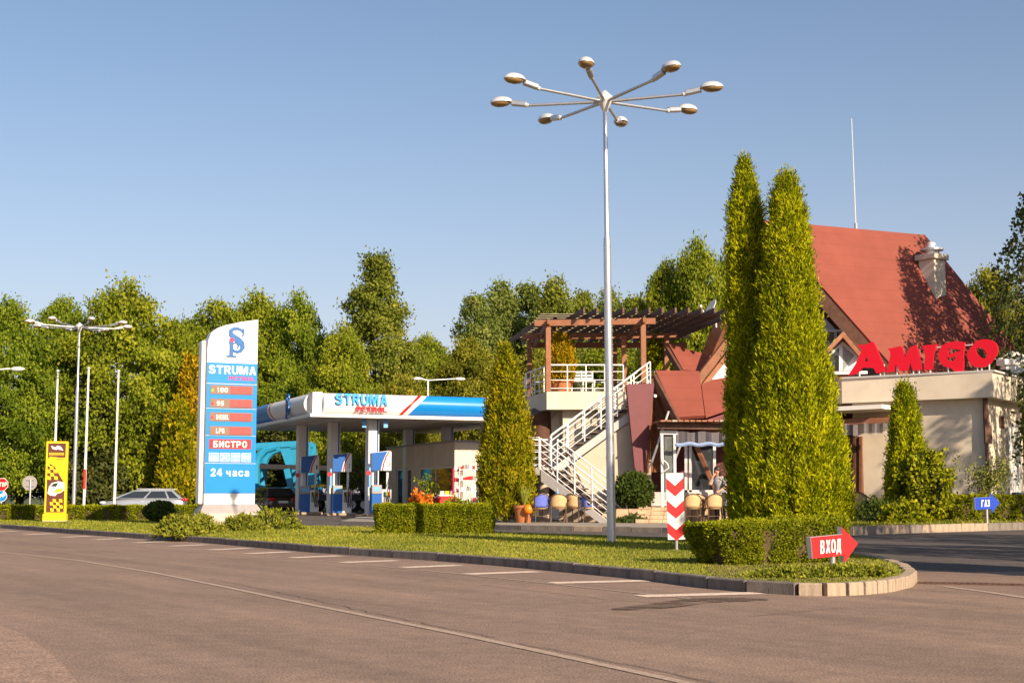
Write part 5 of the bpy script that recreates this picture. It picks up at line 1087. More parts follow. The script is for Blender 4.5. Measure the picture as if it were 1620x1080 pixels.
# ---------------------------------------------------------------- cafe: terrace, stairs, pergola
def railing(parent, path, h, post_every, rails=3, r=.018, name='railing', drop=.0, off=Vector((0, 0, 0))):
    rl = empty(name, (0, 0, 0)); rl.parent = parent; path = [Vector(p) - Vector(parent.location) for p in path]
    for j in range(rails + 1):
        z = h if j == rails else drop + (h - drop) * (j + .45) / (rails + .25)
        MB().tube([p + Vector((0, 0, z)) for p in path], r * (1.35 if j == rails else .75), 7).build('rail', m_rail, rl, True)
    pts = []
    for a, b in zip(path, path[1:]):
        n = max(1, round((b - a).length / post_every)); pts += [a.lerp(b, i / n) for i in range(n)]
    for p in pts + [path[-1]]: MB().tube([p + Vector((0, 0, -.05)), p + Vector((0, 0, h))], r * 1.25, 7).build('post', m_rail, rl, True)
    return rl
ZT, ZTb = 4.27, 3.70
te = empty('terrace', (3, 48, .12), 0, 'cream raised terrace with white metal railing beside the stairs', 'terrace')
MB().prism([(1.125, 46, ZTb), (7.5, 46, ZTb), (7.5, 54, ZTb), (.25, 54, ZTb), (.37, 49.2, ZTb)], (0, 0, ZT - ZTb)).build('deck', m_cream, te, world=True)
MB().prism([(1.165, 46.06, ZT), (7.5, 46.06, ZT), (7.5, 53.9, ZT), (.3, 53.9, ZT), (.41, 49.2, ZT)], (0, 0, .02)).build('deck_surface', m_paver, te, world=True)
MB().prism([(1.66, 46.45, .1), (7.4, 46.45, .1), (7.4, 53.5, .1), (1.3, 53.5, .1)], (0, 0, ZTb - .102)).build('wall', m_cream, te, world=True)
MB().tube([P(862, 800, 47.3), P(858, 760, 47.3), P(857, 700, 47.3), P(852, 668, 47.2), P(846, 650, 47.1)], [.42, .34, .34, .42, .55], 12).build('pillar', m_wooddk, te, True, world=True)
railing(te, [(.46, 53, ZT), (.50, 49.2, ZT), (1.19, 46.12, ZT), (3.62, 46.12, ZT)], Z(577, 46.1) - ZT, .58, 3)
railing(te, [(4.72, 49.2, ZT), (5.9, 49.3, ZT)], .93, .62, 2)
railing(te, [(.46, 53.3, ZT), (5.5, 53.4, ZT)], .9, 1.0, 2)
# staircase
st = empty('staircase', (2.4, 44.5, .12), 0, 'curved two flight outdoor stair with white railings up to the terrace', 'staircase')
S0, S1 = Vector((1.28, 45.15, 1.95)), Vector((4.3, 45.15, 4.2)); n = 13
m_tread = mat('brown tread', (.10, .07, .055), .7, .2, 6, .2, 40)
for i in range(n):
    p = S0.lerp(S1, (i + .5) / n); MB().box(p, (.30, 1.1, .055)).build('tread', m_tread, st, world=True, bevel=.006)
dv = S1 - S0
for y_, yy in ((44.55, .07), (45.72, .06)): MB().prism([(S0.x - .1, y_, S0.z - .22), (S1.x, y_, S1.z - .22), (S1.x, y_, S1.z - .50), (S0.x - .1, y_, S0.z - .50)], (0, yy, 0)).build('stringer', m_greyband, st, world=True)
MB().prism([(1.75, 44.66, .12), (4.35, 44.66, .12), (4.35, 44.66, S1.z - .5), (1.75, 44.66, S0.z + (1.75 - S0.x) * dv.z / dv.x - .5)], (0, 1.0, 0)).build('flank_wall', m_beige, st, world=True)
T0, T1 = Vector((3.2, 43.0, .12)), Vector((1.2, 44.35, 1.78)); n2 = 9; td = (T1 - T0); tn = Vector((-td.y, td.x, 0)).normalized(); ang = math.atan2(td.y, td.x)
if tn.y > 0: tn = -tn
for i in range(n2):
    p = T0.lerp(T1, (i + .5) / n2) - tn * .0; MB().box(p, (.33, 1.0, .05), ang).build('tread', m_tread, st, world=True, bevel=.006)
for s_, mm in ((.5, m_greyband), (-.5, m_greyband)):
    o_ = tn * s_; MB().prism([T0 + o_ + Vector((0, 0, .02)), T1 + o_ + Vector((0, 0, -.05)), T1 + o_ + Vector((0, 0, -.42)), T0 + o_ + td * .14 + Vector((0, 0, -.23)), T0 + o_ + Vector((0, 0, -.0))], tn * .06).build('stringer', mm, st, world=True)
    if s_ < 0: MB().prism([T0 + o_ + td * .1, T1 + o_ + Vector((0, 0, -.42)), Vector((T1.x, T1.y, .12)) + o_, Vector((T0.x, T0.y, .12)) + o_ + td * .1 * Vector((1, 1, 0)).length * 0 if False else Vector((T0.x, T0.y, .12)) + o_], -tn * .05).build('flank_wall', m_beige, st, world=True)
ld = [(1.30, 45.75)] + [(1.15 + 1.0 * math.cos(t), 44.85 + .95 * math.sin(t)) for t in np.linspace(R(88), R(268), 12)] + [(1.30, 43.9)]
MB().prism([(x_, y_, 1.55) for x_, y_ in ld], (0, 0, .24)).build('landing', m_greyband, st, world=True, bevel=.01)
MB().tube([(1.0, 45.0, .1), (1.0, 45.0, 1.55)], .16, 12).build('landing_pillar', m_beige, st, True, world=True)
for yy in (44.6, 45.7): railing(st, [(S0.x - .05, yy, S0.z - .05), (S1.x + .05, yy, S1.z)], .92, .62, 4)
railing(st, [(x_, y_, 1.79) for x_, y_ in ld[1:-1:2]], .92, .6, 4)
for s_ in (.5, -.5): railing(st, [T1 + tn * s_ + Vector((-.05, 0, 0)), T0 + tn * s_], .9, .75, 4)
# pergola
pg = empty('pergola', (3, 48, ZT), 0, 'brown timber pergola with reed matting over the terrace', 'pergola'); ZP = 6.42
posts = [(868, 46.1), (838, 49.9), (1020, 45.6), (989, 48.6), (974, 51.4), (1057, 49.6), (905, 52.6)]
for i, (px, Yp) in enumerate(posts): MB().box((X(px, Yp), Yp, (ZP + ZT) / 2), (.17, .17, ZP - ZT)).build('post', m_woodmid if px in (838,) else m_wood, pg, world=True, bevel=.012)
B = lambda px, Yp, z=ZP: Vector((X(px, Yp), Yp, z))
for a, b in [((B(846, 46.1) - Vector((0, 0, 0))), B(1040, 45.5)), (B(826, 49.9), B(1075, 49.7)), (B(838, 52.8), B(1090, 52.8))]:
    MB().beam(a + Vector((0, 0, .09)), b + Vector((0, 0, .09)), .12, .20).build('beam', m_wood, pg, world=True, bevel=.01)
for px, Yp in [(868, 46.1), (1020, 45.6)]:
    MB().beam(B(px, Yp, ZP + .09) + Vector((-.0, -.5, 0)), Vector((X(px, Yp) - .35, 53, ZP + .09)), .1, .17).build('side_beam', m_woodmid, pg, world=True, bevel=.01)
for i in range(15):
    x0 = .15 + i * .42; yb = 53.2; dx = .62
    f0 = Vector((x0 - .2, yb, ZP + .20)); L_ = 7.9 if x0 > .9 else 4.5 + x0 * 2.2; f1 = Vector((x0 - .2 + dx * L_ / 3.2, yb - L_, ZP + .42))
    MB().beam(f0 + Vector((0, 0, .1)), f1, .06, .17).build('rafter', m_wooddk, pg, world=True)
for i in range(13):
    yy = 46.6 + i * .5; x0 = 1.0 - (yy - 46) * .12; MB().b2(x0, 6.6, yy, yy + .36, ZP + .47 - .016 * (yy - 46), ZP + .485 - .016 * (yy - 46)).build('reed_mat', m_reed, pg, world=True)
# terrace furniture and pots
def pot(px, Yp, zb, r, h, label, m_=m_terra):
    e = empty('plant_pot', (X(px, Yp), Yp, zb), 0, label, 'pot'); MB().lathe([(r * .72, 0), (r * .95, h * .82), (r * 1.06, h * .84), (r * 1.06, h), (r * .92, h), (r * .9, h * .9)], n=20).build('body', m_, e, True); MB().lathe([(.01, h * .88), (r * .91, h * .9)], n=16).build('soil', m_earth, e); return e
pot(888, 46.9, ZT + .02, .42, .42, 'terracotta pot on the terrace holding the golden thuja'); thuja(888, 531, 46.9, 30, ZT + .40, L_gold, 81, 'narrow golden thuja in a pot on the terrace', 1100, 13, .10, pf_thuja, .075)
for px, lb in ((913, 'left white garden chair on the terrace'), (931, 'right white garden chair on the terrace')):
    e = empty('garden_chair', (X(px, 47.4), 47.4, ZT + .02), .1, lb, 'chair', 'white garden chairs on the terrace'); 
    for x_ in (-.19, .19):
        for y_ in (-.2, .2): MB().b2(x_ - .02, x_ + .02, y_ - .02, y_ + .02, 0, .42 if y_ < 0 else .80).build('leg', m_white, e)
    MB().b2(-.22, .22, -.23, .18, .40, .44).build('seat', m_white, e, bevel=.01)
    for j in range(3): MB().b2(-.17, .17, .185, .21, .52 + j * .1, .58 + j * .1).build('back_slat', m_white, e)

# ---------------------------------------------------------------- cafe building
cb = empty('cafe_building', (9, 48, .1), 0, 'cafe with steep red roof, wooden prows and maroon walls', 'building')
def part(name, pts, t, m_, par=None): 
    return MB().slab(pts, t).build(name, m_, par or cb, world=True)
def board(name, a, b, w, h, m_, up=(0, 0, 1)): return MB().beam(a, b, w, h, up).build(name, m_, cb, world=True, bevel=.01)
A, B_, C_, D_, E_ = P(1204, 352, 49), P(1460, 375, 52), P(1386, 557, 47.6), P(1612, 563, 51), P(1101, 588, 51.5)
C_, D_ = A + (C_ - A) * 1.22, B_ + (D_ - B_) * 1.16; F_ = E_ + (B_ - A) * 1.05
part('roof_slope', [A, B_, D_, C_], -.14, m_roof); part('roof_slope', [A, E_, F_, B_], -.14, m_woodmid)
u_ = (C_ - A).normalized(); dn = Vector((0, 0, -.26)) + (B_ - A).normalized() * .05
board('barge_board', A + dn, C_ + dn, .16, .50, m_wooddk); board('barge_board', A + dn, E_ + dn, .16, .50, m_woodmid)
board('ridge_cap', A + Vector((0, 0, .04)), B_ + Vector((0, 0, .04)), .16, .06, m_roof)
rs = (D_ - B_); board('verge_board', B_ + Vector((.0, .05, -.16)), D_ + Vector((.0, .05, -.16)), .08, .26, m_roof)
# gable wall
part('gable_wall', [P(1225, 420, 50.6), P(1352, 552, 49.6), P(1352, 605, 49.6), P(1150, 605, 51.2), P(1150, 540, 51.2)], .2, m_whitep)
gb = part('gable_window', [P(1255, 524, 49.9), P(1338, 524, 49.3), P(1345, 548, 49.3), P(1250, 548, 49.9)], .05, m_glass)
MB().beam(P(1250, 524, 49.8), P(1340, 523, 49.2), .08, .08).beam(P(1322, 524, 49.3), P(1322, 548, 49.3), .08, .08).build('mullion', m_white, gb).matrix_parent_inverse = Matrix.Translation(-Vector(cb.location))
# walls and floor of the ground storey
MB().prism([(4.55, 46.35, .1), (9.3, 46.0, .1), (10.4, 46.6, .1), (13.5, 48.2, .1), (17.0, 52.2, .1), (16.5, 57, .1), (4.5, 54.8, .1)], (0, 0, 4.2)).build('wall', m_maroon, cb, world=True)
MB().prism([(8.4, 50.6, 4.3), (11.2, 49.8, 4.3), (16.6, 52.6, 4.3), (16, 55, 4.3), (8, 55, 4.3)], (0, 0, 1.4)).build('upper_wall', m_whitep, cb, world=True)
# near prow
part('prow_roof', [P(1036, 590, 45), P(1105, 591, 45.1), P(1114, 661, 43.7), P(1072, 664, 43.6)], -.12, m_roof)
part('prow_side', [P(989, 609, 44.3), P(1033, 607, 44.5), P(1018, 748, 44.2), P(1003, 748, 44.1)], -.14, m_maroon)  # shaded slope of the red prow roof, its shade put into the colour
sf = MB(); a_, b_, c_, d_, e_, f_ = P(1034, 609, 44.7), P(1038, 595, 45.05), P(1073, 667, 43.75), P(1063, 702, 45.2), P(1042, 746, 45.4), P(1020, 748, 44.35)
sf.add([a_, b_, c_, d_, e_, f_], [(0, 1, 2), (0, 2, 3), (0, 3, 4), (0, 4, 5)]).build('prow_soffit', m_woodmid, cb, world=True)
for i in range(1, 7): board('soffit_board', a_.lerp(f_, i / 7), c_.lerp(e_, i / 7) + Vector((0, .02, 0)), .03, .03, m_wooddk)
board('barge_board', P(1034, 596, 44.85), P(1073, 669, 43.5), .12, .24, m_wooddk); board('barge_board', P(1034, 600, 44.8), P(1019, 750, 44.2), .12, .16, m_woodmid)
for p0, p1 in [((1058, 650, 43.8), (1028, 740, 44.0)), ((1078, 700, 43.9), (1062, 742, 44.2))]: MB().tube([P(*p0), P(*p1)], .035, 8).build('strut', m_steel, cb, True, world=True)
MB().tube([P(1030, 626, 44.8), P(1037, 626, 44.3)], .05, 8).build('spot_lamp', m_white, cb, True, world=True)
# upper small prow and the lower lean-to roofs
part('prow_roof', [P(1056, 549, 47.2), P(1126, 568, 47.8), P(1107, 592, 46.4), P(1078, 589, 46.0)], -.12, m_roof)
board('barge_board', P(1055, 553, 47.0), P(1079, 593, 45.8), .10, .22, m_wooddk)
part('lean_to_roof', [P(1107, 609, 45.2), P(1124, 602, 45.4), P(1215, 585, 46.4), P(1215, 628, 45.0), P(1114, 662, 43.8)], -.10, m_roof)
part('shaded_roof_panel', [P(1114, 665, 43.95), P(1215, 631, 45.15), P(1215, 690, 45.0), P(1114, 690, 44.2)], .10, m_maroon)  # lower red roof in shade, the shade put into a maroon colour
board('barge_board', P(1102, 604, 45.5), P(1184, 498, 46.3), .14, .26, m_woodmid); board('barge_board', P(1111, 612, 45.7), P(1190, 512, 46.5), .10, .16, m_wood)
part('white_gable', [P(1121, 597, 46.4), P(1206, 520, 47.0), P(1206, 590, 47.0)], .1, m_whitep)
board('white_trim', P(1116, 600, 46.2), P(1206, 590, 46.9), .06, .07, m_white)
part('lean_to_roof', [P(1280, 592, 46.9), P(1348, 590, 46.9), P(1330, 622, 46.0), P(1280, 622, 46.0)], -.10, m_roof)
# dormer
ap, l0, r0 = P(1334, 524, 46.4), P(1293, 566, 46.4), P(1366, 562, 46.4); bk2 = Vector((.55, 2.6, 0))
part('dormer_roof', [ap, ap + bk2, l0 + bk2, l0], -.13, m_wood); part('dormer_roof', [ap, ap + bk2, r0 + bk2, r0], .13, m_wood)
fi = Vector((.09, .45, 0))
dw = part('dormer_window', [P(1334, 537, 46.4) + fi, P(1300, 570, 46.4) + fi, P(1300, 589, 46.4) + fi, P(1364, 589, 46.4) + fi, P(1362, 564, 46.4) + fi], -.08, m_white)
for q in ([(1328, 547), (1304, 570), (1304, 586), (1328, 586)], [(1334, 545), (1352, 560), (1334, 586)]):
    MB().slab([P(a, b, 46.4) + fi + Vector((0, -.012, 0)) for a, b in q], -.01).build('pane', m_glass if q[0][0] == 1328 else m_gla2, dw).data.transform(Matrix.Translation(-Vector(cb.location)))
board('white_trim', P(1284, 591, 46.5), P(1372, 589, 46.5), .10, .10, m_white)
# chimney on the right slope
def on_plane(px, py, p0, p1, p2):
    o = Vector((0, 0, HCAM)); d = P(px, py, 1.0) - o; n_ = (p1 - p0).cross(p2 - p0); return o + d * ((p0 - o).dot(n_) / d.dot(n_))
cp = on_plane(1480, 470, A, B_, C_); ch = MB()
kk = cp.y / FPX; zt1 = Z(410, cp.y); rzc = R(38); cc = Vector((cp.x, cp.y + .30, 0))
chm = MB().box((cc.x, cc.y, (cp.z - 1.2 + zt1) / 2), (.66, .66, zt1 - cp.z + 1.2), rzc).build('chimney', m_cream, cb, world=True, bevel=.01)
inv = Matrix.Translation(-Vector(cb.location))
MB().box((cc.x, cc.y, zt1 + .10), (.86, .86, .20), rzc).build('cap_slab', m_conc, chm, bevel=.015).data.transform(inv)
MB().lathe([(.22, zt1 + .2), (.22, zt1 + .34), (.42, zt1 + .36), (.42, zt1 + .42), (.18, zt1 + .47), (.16, zt1 + .62), (.05, zt1 + .70)], (cc.x, cc.y, 0), 18).build('cowl', m_steel, chm, True).data.transform(inv)
an = on_plane(1354, 364, A, B_, C_); e = empty('antenna_mast', an, 0, 'thin tall rod antenna on the roof ridge', 'antenna'); MB().tube([(0, 0, -.2), (-.05, 0, (364 - 181) * an.y / FPX)], [.03, .016], 6).build('rod', m_steel, e, True); MB().tube([(0, 0, -.1), (0, 0, .25)], .06, 8).build('socket', m_gal, e, True)
# satellite dishes
def dish(p, r, aim, label):
    e = empty('satellite_dish', p, 0, label, 'satellite dish', 'satellite dishes on the cafe'); q = Vector(aim).normalized().to_track_quat('Z', 'Y').to_matrix().to_4x4(); vs_, fs = [], []
    pr = [(r * t, .16 * r * t * t * 1.6) for t in np.linspace(.02, 1, 7)]; mb = MB().lathe(pr + [(r, pr[-1][1] + .015), (.02, .012 - .04)], n=22); o = mb.build('reflector', m_whitep, e, True); o.data.transform(q)
    a = MB().tube([(0, -r * .9, .1), (0, -r * .3, r * 1.15)], .02, 6).build('feed_arm', m_white, e); a.data.transform(q); b = MB().tube([(0, -r * .3, r * 1.1), (0, -r * .25, r * 1.3)], .05, 8).build('feed_horn', m_white, e, True); b.data.transform(q)
    MB().tube([(0, 0, 0), (.12, .1, -.25), (.14, .1, -.6)], .03, 6).build('bracket', m_steel, e)
dish(P(1127, 490, 48.6), .36, (-1.0, -.25, .55), 'small satellite dish at the upper left of the roof'); dish(P(1604, 576, 45.5), .42, (-.1, -1, .5), 'white satellite dish at the end of the flat roof')
# entrance porch
MB().prism([(3.92, 43.55, .1), (8.3, 43.75, .1), (8.3, 46.4, .1), (3.92, 46.4, .1)], (0, 0, .48)).build('porch_floor', m_stone, cb, world=True)
pb = board('porch_beam', P(1040, 673, 43.2), P(1240, 676, 43.2), .14, .20, m_wooddk); 
rr = random.Random(4)
for i in range(15): p = P(1043 + i * 9.4, 667.5, 43.0); MB().box(p + Vector((.02, .45, .03)), (.155, 1.25, .05), .12, ).build('porch_board', [m_wood, m_wood, m_reed, m_wood][i % 4] if i % 3 else m_wood, cb, world=True, bevel=.008)
dfm = MB()
for px in (1048, 1068): MB().box((X(px, 43.4), 43.4, (Z(683, 43.4) + .58) / 2), (.085, .085, Z(683, 43.4) - .58)).build('door_post', m_white, cb, world=True, bevel=.01)
MB().beam(P(1044, 684, 43.4), P(1072, 684, 43.4), .09, .12).build('door_head', m_white, cb, world=True)
MB().tube([P(1046, 725, 43.3), P(1056, 733, 43.2), P(1058, 740, 43.2), P(1048, 747, 43.3)], .022, 6).build('door_handle', m_white, cb, True, world=True)
part('glass_panel', [P(1051, 690, 43.42), P(1066, 690, 43.42), P(1066, 790, 43.42), P(1051, 790, 43.42)], -.015, m_gla2)
for p0, p1 in [((1085, 700), (1085, 778)), ((1092, 700), (1092, 778)), ((1130, 700), (1130, 778)), ((1070, 777), (1160, 777)), ((1170, 690), (1170, 790))]: MB().beam(P(*p0, 44.6), P(*p1, 44.6), .09, .09, (0, 1, 0)).build('window_frame', m_steel, cb, world=True)
part('window_pane', [P(1093, 702, 44.65), P(1129, 702, 44.65), P(1129, 776, 44.65), P(1093, 776, 44.65)], .02, m_glass)
part('low_wall', [P(1030, 778, 44.5), P(1170, 778, 44.5), P(1170, 800, 44.5), P(1030, 800, 44.5)], .1, m_greyband)
board('brace', P(1095, 690, 44.4), P(1134, 778, 44.1), .10, .14, m_woodmid)
cu_ = MB(); nC = 40
for i in range(nC):
    def cpnt(j, y): x_ = 1070 + j * (1240 - 1070) / nC; q = P(x_, y, 43.05); return q + Vector((0, .05 * math.sin(j * 1.3) + .03 * math.sin(j * 2.9), .02 * math.sin(j * .8)))
    cu_.poly([cpnt(i, 683), cpnt(i + 1, 683), cpnt(i + 1, 703), cpnt(i, 703)])
cv = cu_.build('plastic_curtain', m_film, cb, world=True)
MB().tube([P(1068 + j * 4.3, 702.5 + math.sin(j * .9) * 1.3, 43.0) for j in range(40)], .06, 6).build('curtain_hem', m_filmb, cb, True, world=True)
# stone steps and planters
ss = empty('stone_steps', (X(1030, 43), 43, .12), 0, 'sandstone steps up to the cafe entrance', 'steps')
for i in range(4):
    for j in range(3): x0 = X(1002 + i * 3, 43) + j * .40; MB().b2(x0, x0 + .392, 42.35 + i * .30, 43.54, .12 + i * .115, .12 + (i + 1) * .115 - .004).build('step_block', m_stone, ss, world=True, bevel=.008)
def planter(px0, px1, Yp, h, d, label):
    e = empty('stone_planter', (X((px0 + px1) / 2, Yp), Yp, .12), 0, label, 'planter'); w = X(px1, Yp) - X(px0, Yp); n_ = max(2, round(w / .45))
    for i in range(n_): MB().b2(-w / 2 + i * w / n_ + .004, -w / 2 + (i + 1) * w / n_ - .004, 0, d, 0, h).build('stone_block', m_stone, e, bevel=.012)
    MB().b2(-w / 2 + .05, w / 2 - .05, .06, d - .05, h, h + .02).build('soil', m_earth, e)
planter(974, 1034, 43.1, .40, 1.0, 'stone planter under the dark round shrub'); planter(952, 972, 42.7, .28, .4, 'small stone block planter at the foot of the stairs')
mound('leafy_shrub', (X(1000, 42.7), 42.7, .12), .55, .25, .22, 500, .09, L_dark, 83, 'sparse low plants in front of the stone planter', asp=.3)
# ---------------------------------------------------------------- flat roofed wing with the red lettering
L0, R0 = Vector((X(1336, 45.3), 45.3, 0)), Vector((X(1577, 42.6), 42.6, 0)); wdir = (R0 - L0).normalized(); wn_ = Vector((-wdir.y, wdir.x, 0)); LL = Vector((X(1311, 46.8), 46.8, 0))
if wn_.y < 0: wn_ = -wn_
wg = empty('flat_roof_wing', (13, 45, .1), 0, 'cream flat roofed wing of the cafe with a wide parapet', 'building')
zp0, zp1 = 3.86, 4.62
foot = [LL, L0, R0, R0 + wn_ * 4.6, LL + wn_ * 3.4 + wdir * .6]
MB().prism([(p.x, p.y, zp0) for p in foot], (0, 0, zp1 - zp0)).build('parapet', m_cream, wg, world=True)
cap = [p + v_ for p, v_ in zip(foot, (Vector((-.05, 0, 0)), Vector((-.04, -.05, 0)), Vector((.06, -.05, 0)), Vector((.05, .05, 0)), Vector((-.05, .05, 0))))]
MB().prism([(p.x, p.y, zp1 + .003) for p in cap], (0, 0, .06)).build('coping', m_greyband, wg, world=True)
Li, Ri = L0 + wn_ * .35 + wdir * .2, R0 + wn_ * .35 - wdir * .35
wf = [Li, Ri, Ri + wn_ * 4.0, Li + wn_ * 4.0]
MB().prism([(p.x, p.y, .1) for p in wf], (0, 0, zp0 - .102)).build('wall', m_cream, wg, world=True)
def wing(s, n_, z): return Ri + wn_ * s - (-wdir) * 0 + Vector((0, 0, z)) + wdir * n_     # s along the right face, n_ outwards
def wbox(name, s0, s1, z0, z1, t, m_, par=wg, n0=0.0): 
    o = MB().prism([wing(s0, n0, z0), wing(s1, n0, z0), wing(s1, n0, z1), wing(s0, n0, z1)], wdir * t).build(name, m_, par); o.data.transform(Matrix.Translation(-Vector(wg.location))); return o
sD = lambda px: ((px - 810) / FPX * Ri.y - Ri.x) / (wn_.x - (px - 810) / FPX * wn_.y)
d0, d1 = sD(1592), sD(1609); dz = Z(668, 43)
wbox('door_surround', d0 - .10, d0, .17, dz + .1, .06, m_greyband); wbox('door_surround', d1, d1 + .10, .17, dz + .1, .06, m_greyband); wbox('door_surround', d0, d1, dz, dz + .1, .06, m_greyband)
dd = wbox('door', d0, d1, .17, dz, .03, m_white); wbox('door_number', d0 + .1, d0 + .17, dz - .45, dz - .32, .012, m_dark, dd, .03); wbox('handle', d0 + .06, d0 + .10, 1.1, 1.3, .05, m_steel, dd, .03)
wbox('window_niche', sD(1580), sD(1587), Z(672, 42.5), Z(652, 42.5), .02, m_wooddk)
MB().tube([Ri + Vector((-.02, -.09, zp0)), Ri + Vector((-.02, -.09, 2.9))], .085, 8).tube([Ri + Vector((-.02, -.09, 2.95)), Ri + Vector((-.02, -.09, .17))], .055, 8).build('drainpipe', m_wooddk, wg, True, world=True)
MB().box(Ri + Vector((.02, -.10, 2.75)), (.20, .14, .55)).build('downpipe_box', m_wooddk, wg, world=True)
# side porch in front of the wing
def W2(px, py, off): return on_plane(px, py, Li - wn_ * off, Ri - wn_ * off, Li - wn_ * off + Vector((0, 0, 1)))
part('dark_doorway', [W2(1318, 690, .03), W2(1364, 690, .03), W2(1366, 782, .03), W2(1318, 782, .03)], .02, m_wooddk, wg)
for i, px in enumerate((1322, 1338, 1352, 1362)): MB().beam(W2(px, 690, .08), W2(px, 782, .08), .07, .09).build('door_board', m_woodmid if i % 2 else m_wooddk, wg, world=True)
part('small_window', [W2(1326, 702, .06), W2(1336, 702, .06), W2(1336, 715, .06), W2(1326, 715, .06)], .015, m_gla2, wg)
o1 = 1.6
MB().prism([W2(1300, 656, .05), W2(1424, 650, .05), W2(1424, 650, .05) - wn_ * o1, W2(1300, 656, .05) - wn_ * o1], (0, 0, .13)).build('porch_roof', m_whitep, wg, world=True)
for k_, (m_, dz_) in enumerate(((m_wood, -.16), (m_woodmid, -.20), (m_wood, -.18))): MB().beam(W2(1302, 668, .2 + k_ * .55) + Vector((0, 0, dz_ + .16)), W2(1422, 662, .2 + k_ * .55) + Vector((0, 0, dz_ + .16)), .10, .16).build('porch_beam', m_, wg, world=True)
MB().tube([W2(1408, 662, .9), W2(1410, 782, .9)], .05, 8).build('porch_post', m_white, wg, True, world=True)
fl = MB()
for i in range(24):
    def cp2(j, y): q = W2(1306 + j * 4.3, y - j * .15, 1.55); return q + Vector((0, .05 * math.sin(j * 1.7), .02 * math.sin(j)))
    fl.poly([cp2(i, 672), cp2(i + 1, 672), cp2(i + 1, 690), cp2(i, 690)])
fl.build('plastic_curtain', m_film, wg, world=True)
# rooftop lettering
e = empty('rooftop_sign', ((L0.x + R0.x) / 2, (L0.y + R0.y) / 2, zp1), 0, 'red AMIGO lettering standing on the flat roof parapet', 'sign')
glyph = {'A': [[(160, 155), (235, 150), (310, 122), (340, 180), (385, 290), (440, 400), (345, 425), (318, 372), (215, 367), (165, 425), (75, 445), (150, 330), (205, 205), (185, 175)], [(245, 262), (270, 305), (230, 314)]],
 'M': [[(450, 190), (480, 185), (575, 165), (590, 190), (615, 272), (660, 180), (720, 155), (735, 200), (780, 385), (692, 395), (668, 325), (650, 394), (565, 399), (528, 335), (518, 405), (440, 414), (478, 250), (472, 212)]],
 'I': [[(778, 162), (910, 145), (905, 175), (888, 250), (876, 385), (796, 390), (806, 270), (794, 200)]],
 'G': [smooth_loop([(960, 165), (1020, 130), (1110, 118), (1185, 128), (1180, 140), (1170, 240), (1175, 330), (1165, 402), (1155, 405), (1075, 407), (1060, 370), (1000, 365), (950, 325), (930, 270), (935, 210)], 1), [(1030, 185), (1158, 206), (1090, 226), (1022, 248)], [(1008, 264), (1040, 278), (1096, 262), (1092, 292), (1060, 310), (1022, 300)]],
 'O': [smooth_loop([(1200, 230), (1250, 160), (1300, 110), (1380, 96), (1455, 112), (1494, 165), (1492, 235), (1440, 305), (1400, 358), (1330, 368), (1260, 358), (1222, 312), (1204, 270)], 2), smooth_loop([(1282, 183), (1330, 178), (1374, 205), (1392, 248), (1382, 284), (1338, 278), (1296, 240)], 2)]}
pl0, pl1 = L0 + wn_ * .18, R0 + wn_ * .18; pl2 = pl0 + Vector((0, 0, 1)); tow = -wn_
def to2(zx, zy): q = on_plane(1330 + zx / 6, 520 + zy / 6, pl0, pl1, pl2); return ((q - pl0).dot(wdir), q.z)
fmat = Matrix.Translation(-Vector(e.location)) @ frame_matrix(pl0, wdir)
for ch_, loops in glyph.items(): outline('letter', [[to2(*q) for q in lp] for lp in loops], fmat, m_redlet, e, .12)
for zx in (178, 375, 415, 535, 690, 745, 850, 1022, 1110, 1300, 1340, 1412): s_, z_ = to2(zx, 400); q = pl0 + wdir * s_; MB().tube([(q.x, q.y, zp1 + .05), (q.x, q.y, zp1 + .42)], .022, 6).build('support', m_white, e, world=True)
q0, q1 = pl0 + wdir * to2(880, 170)[0] + wn_ * .16, pl0 + wdir * to2(1400, 150)[0] + wn_ * .16; zr = to2(1050, 165)[1]
MB().tube([(q0.x, q0.y, zr), (q1.x, q1.y, zr + .03)], .02, 6).build('back_rail', m_white, e, world=True)
bx = empty('roof_box', P(1595, 577, 43.6), .4, 'cream equipment box on the flat roof beside the dish', 'box'); MB().b2(-.3, .3, -.2, .2, -.02, .16).build('casing', m_whitep, bx, bevel=.02); MB().b2(-.2, .2, -.12, .12, -.14, -.02).build('feet', m_steel, bx)
br = empty('water_barrel', (X(1616, 41.6), 41.6, .17), 0, 'dark blue plastic barrel by the white door', 'barrel'); MB().lathe([(.24, 0), (.29, .15), (.30, .45), (.28, .80), (.25, .85)], n=18).build('body', mat('barrel blue', (.03, .06, .16), .5, .1, 5), br, True); MB().lathe([(.30, .44), (.315, .46), (.315, .50), (.30, .52)], n=18).build('hoop', m_dark, br, True)
for px, py, r_ in ((1482, 806, .16), (1508, 805, .13), (1532, 806, .2), (1545, 807, .13)):
    q = G(px, py + 3, .17); v_, f_s = ellips((0, 0, r_ * .35), (r_ * 1.5, r_, r_ * .7), nu=9, nv=6); rq = random.Random(px); o = MB().add([(x_ * rq.uniform(.9, 1.1), y_ * rq.uniform(.9, 1.1), z_ * rq.uniform(.9, 1.1)) for x_, y_, z_ in v_], f_s).build('edging_rock', m_stone, None, True); o.location = (q.x, q.y, .17)
    tag(o, {1482: 'leftmost pale rock on the grass bed', 1508: 'small rock between two larger ones on the bed', 1532: 'largest pale rock left of the blue arrow', 1545: 'small rock touching the blue arrow post'}[px], 'rock', 'rocks on the grass bed')

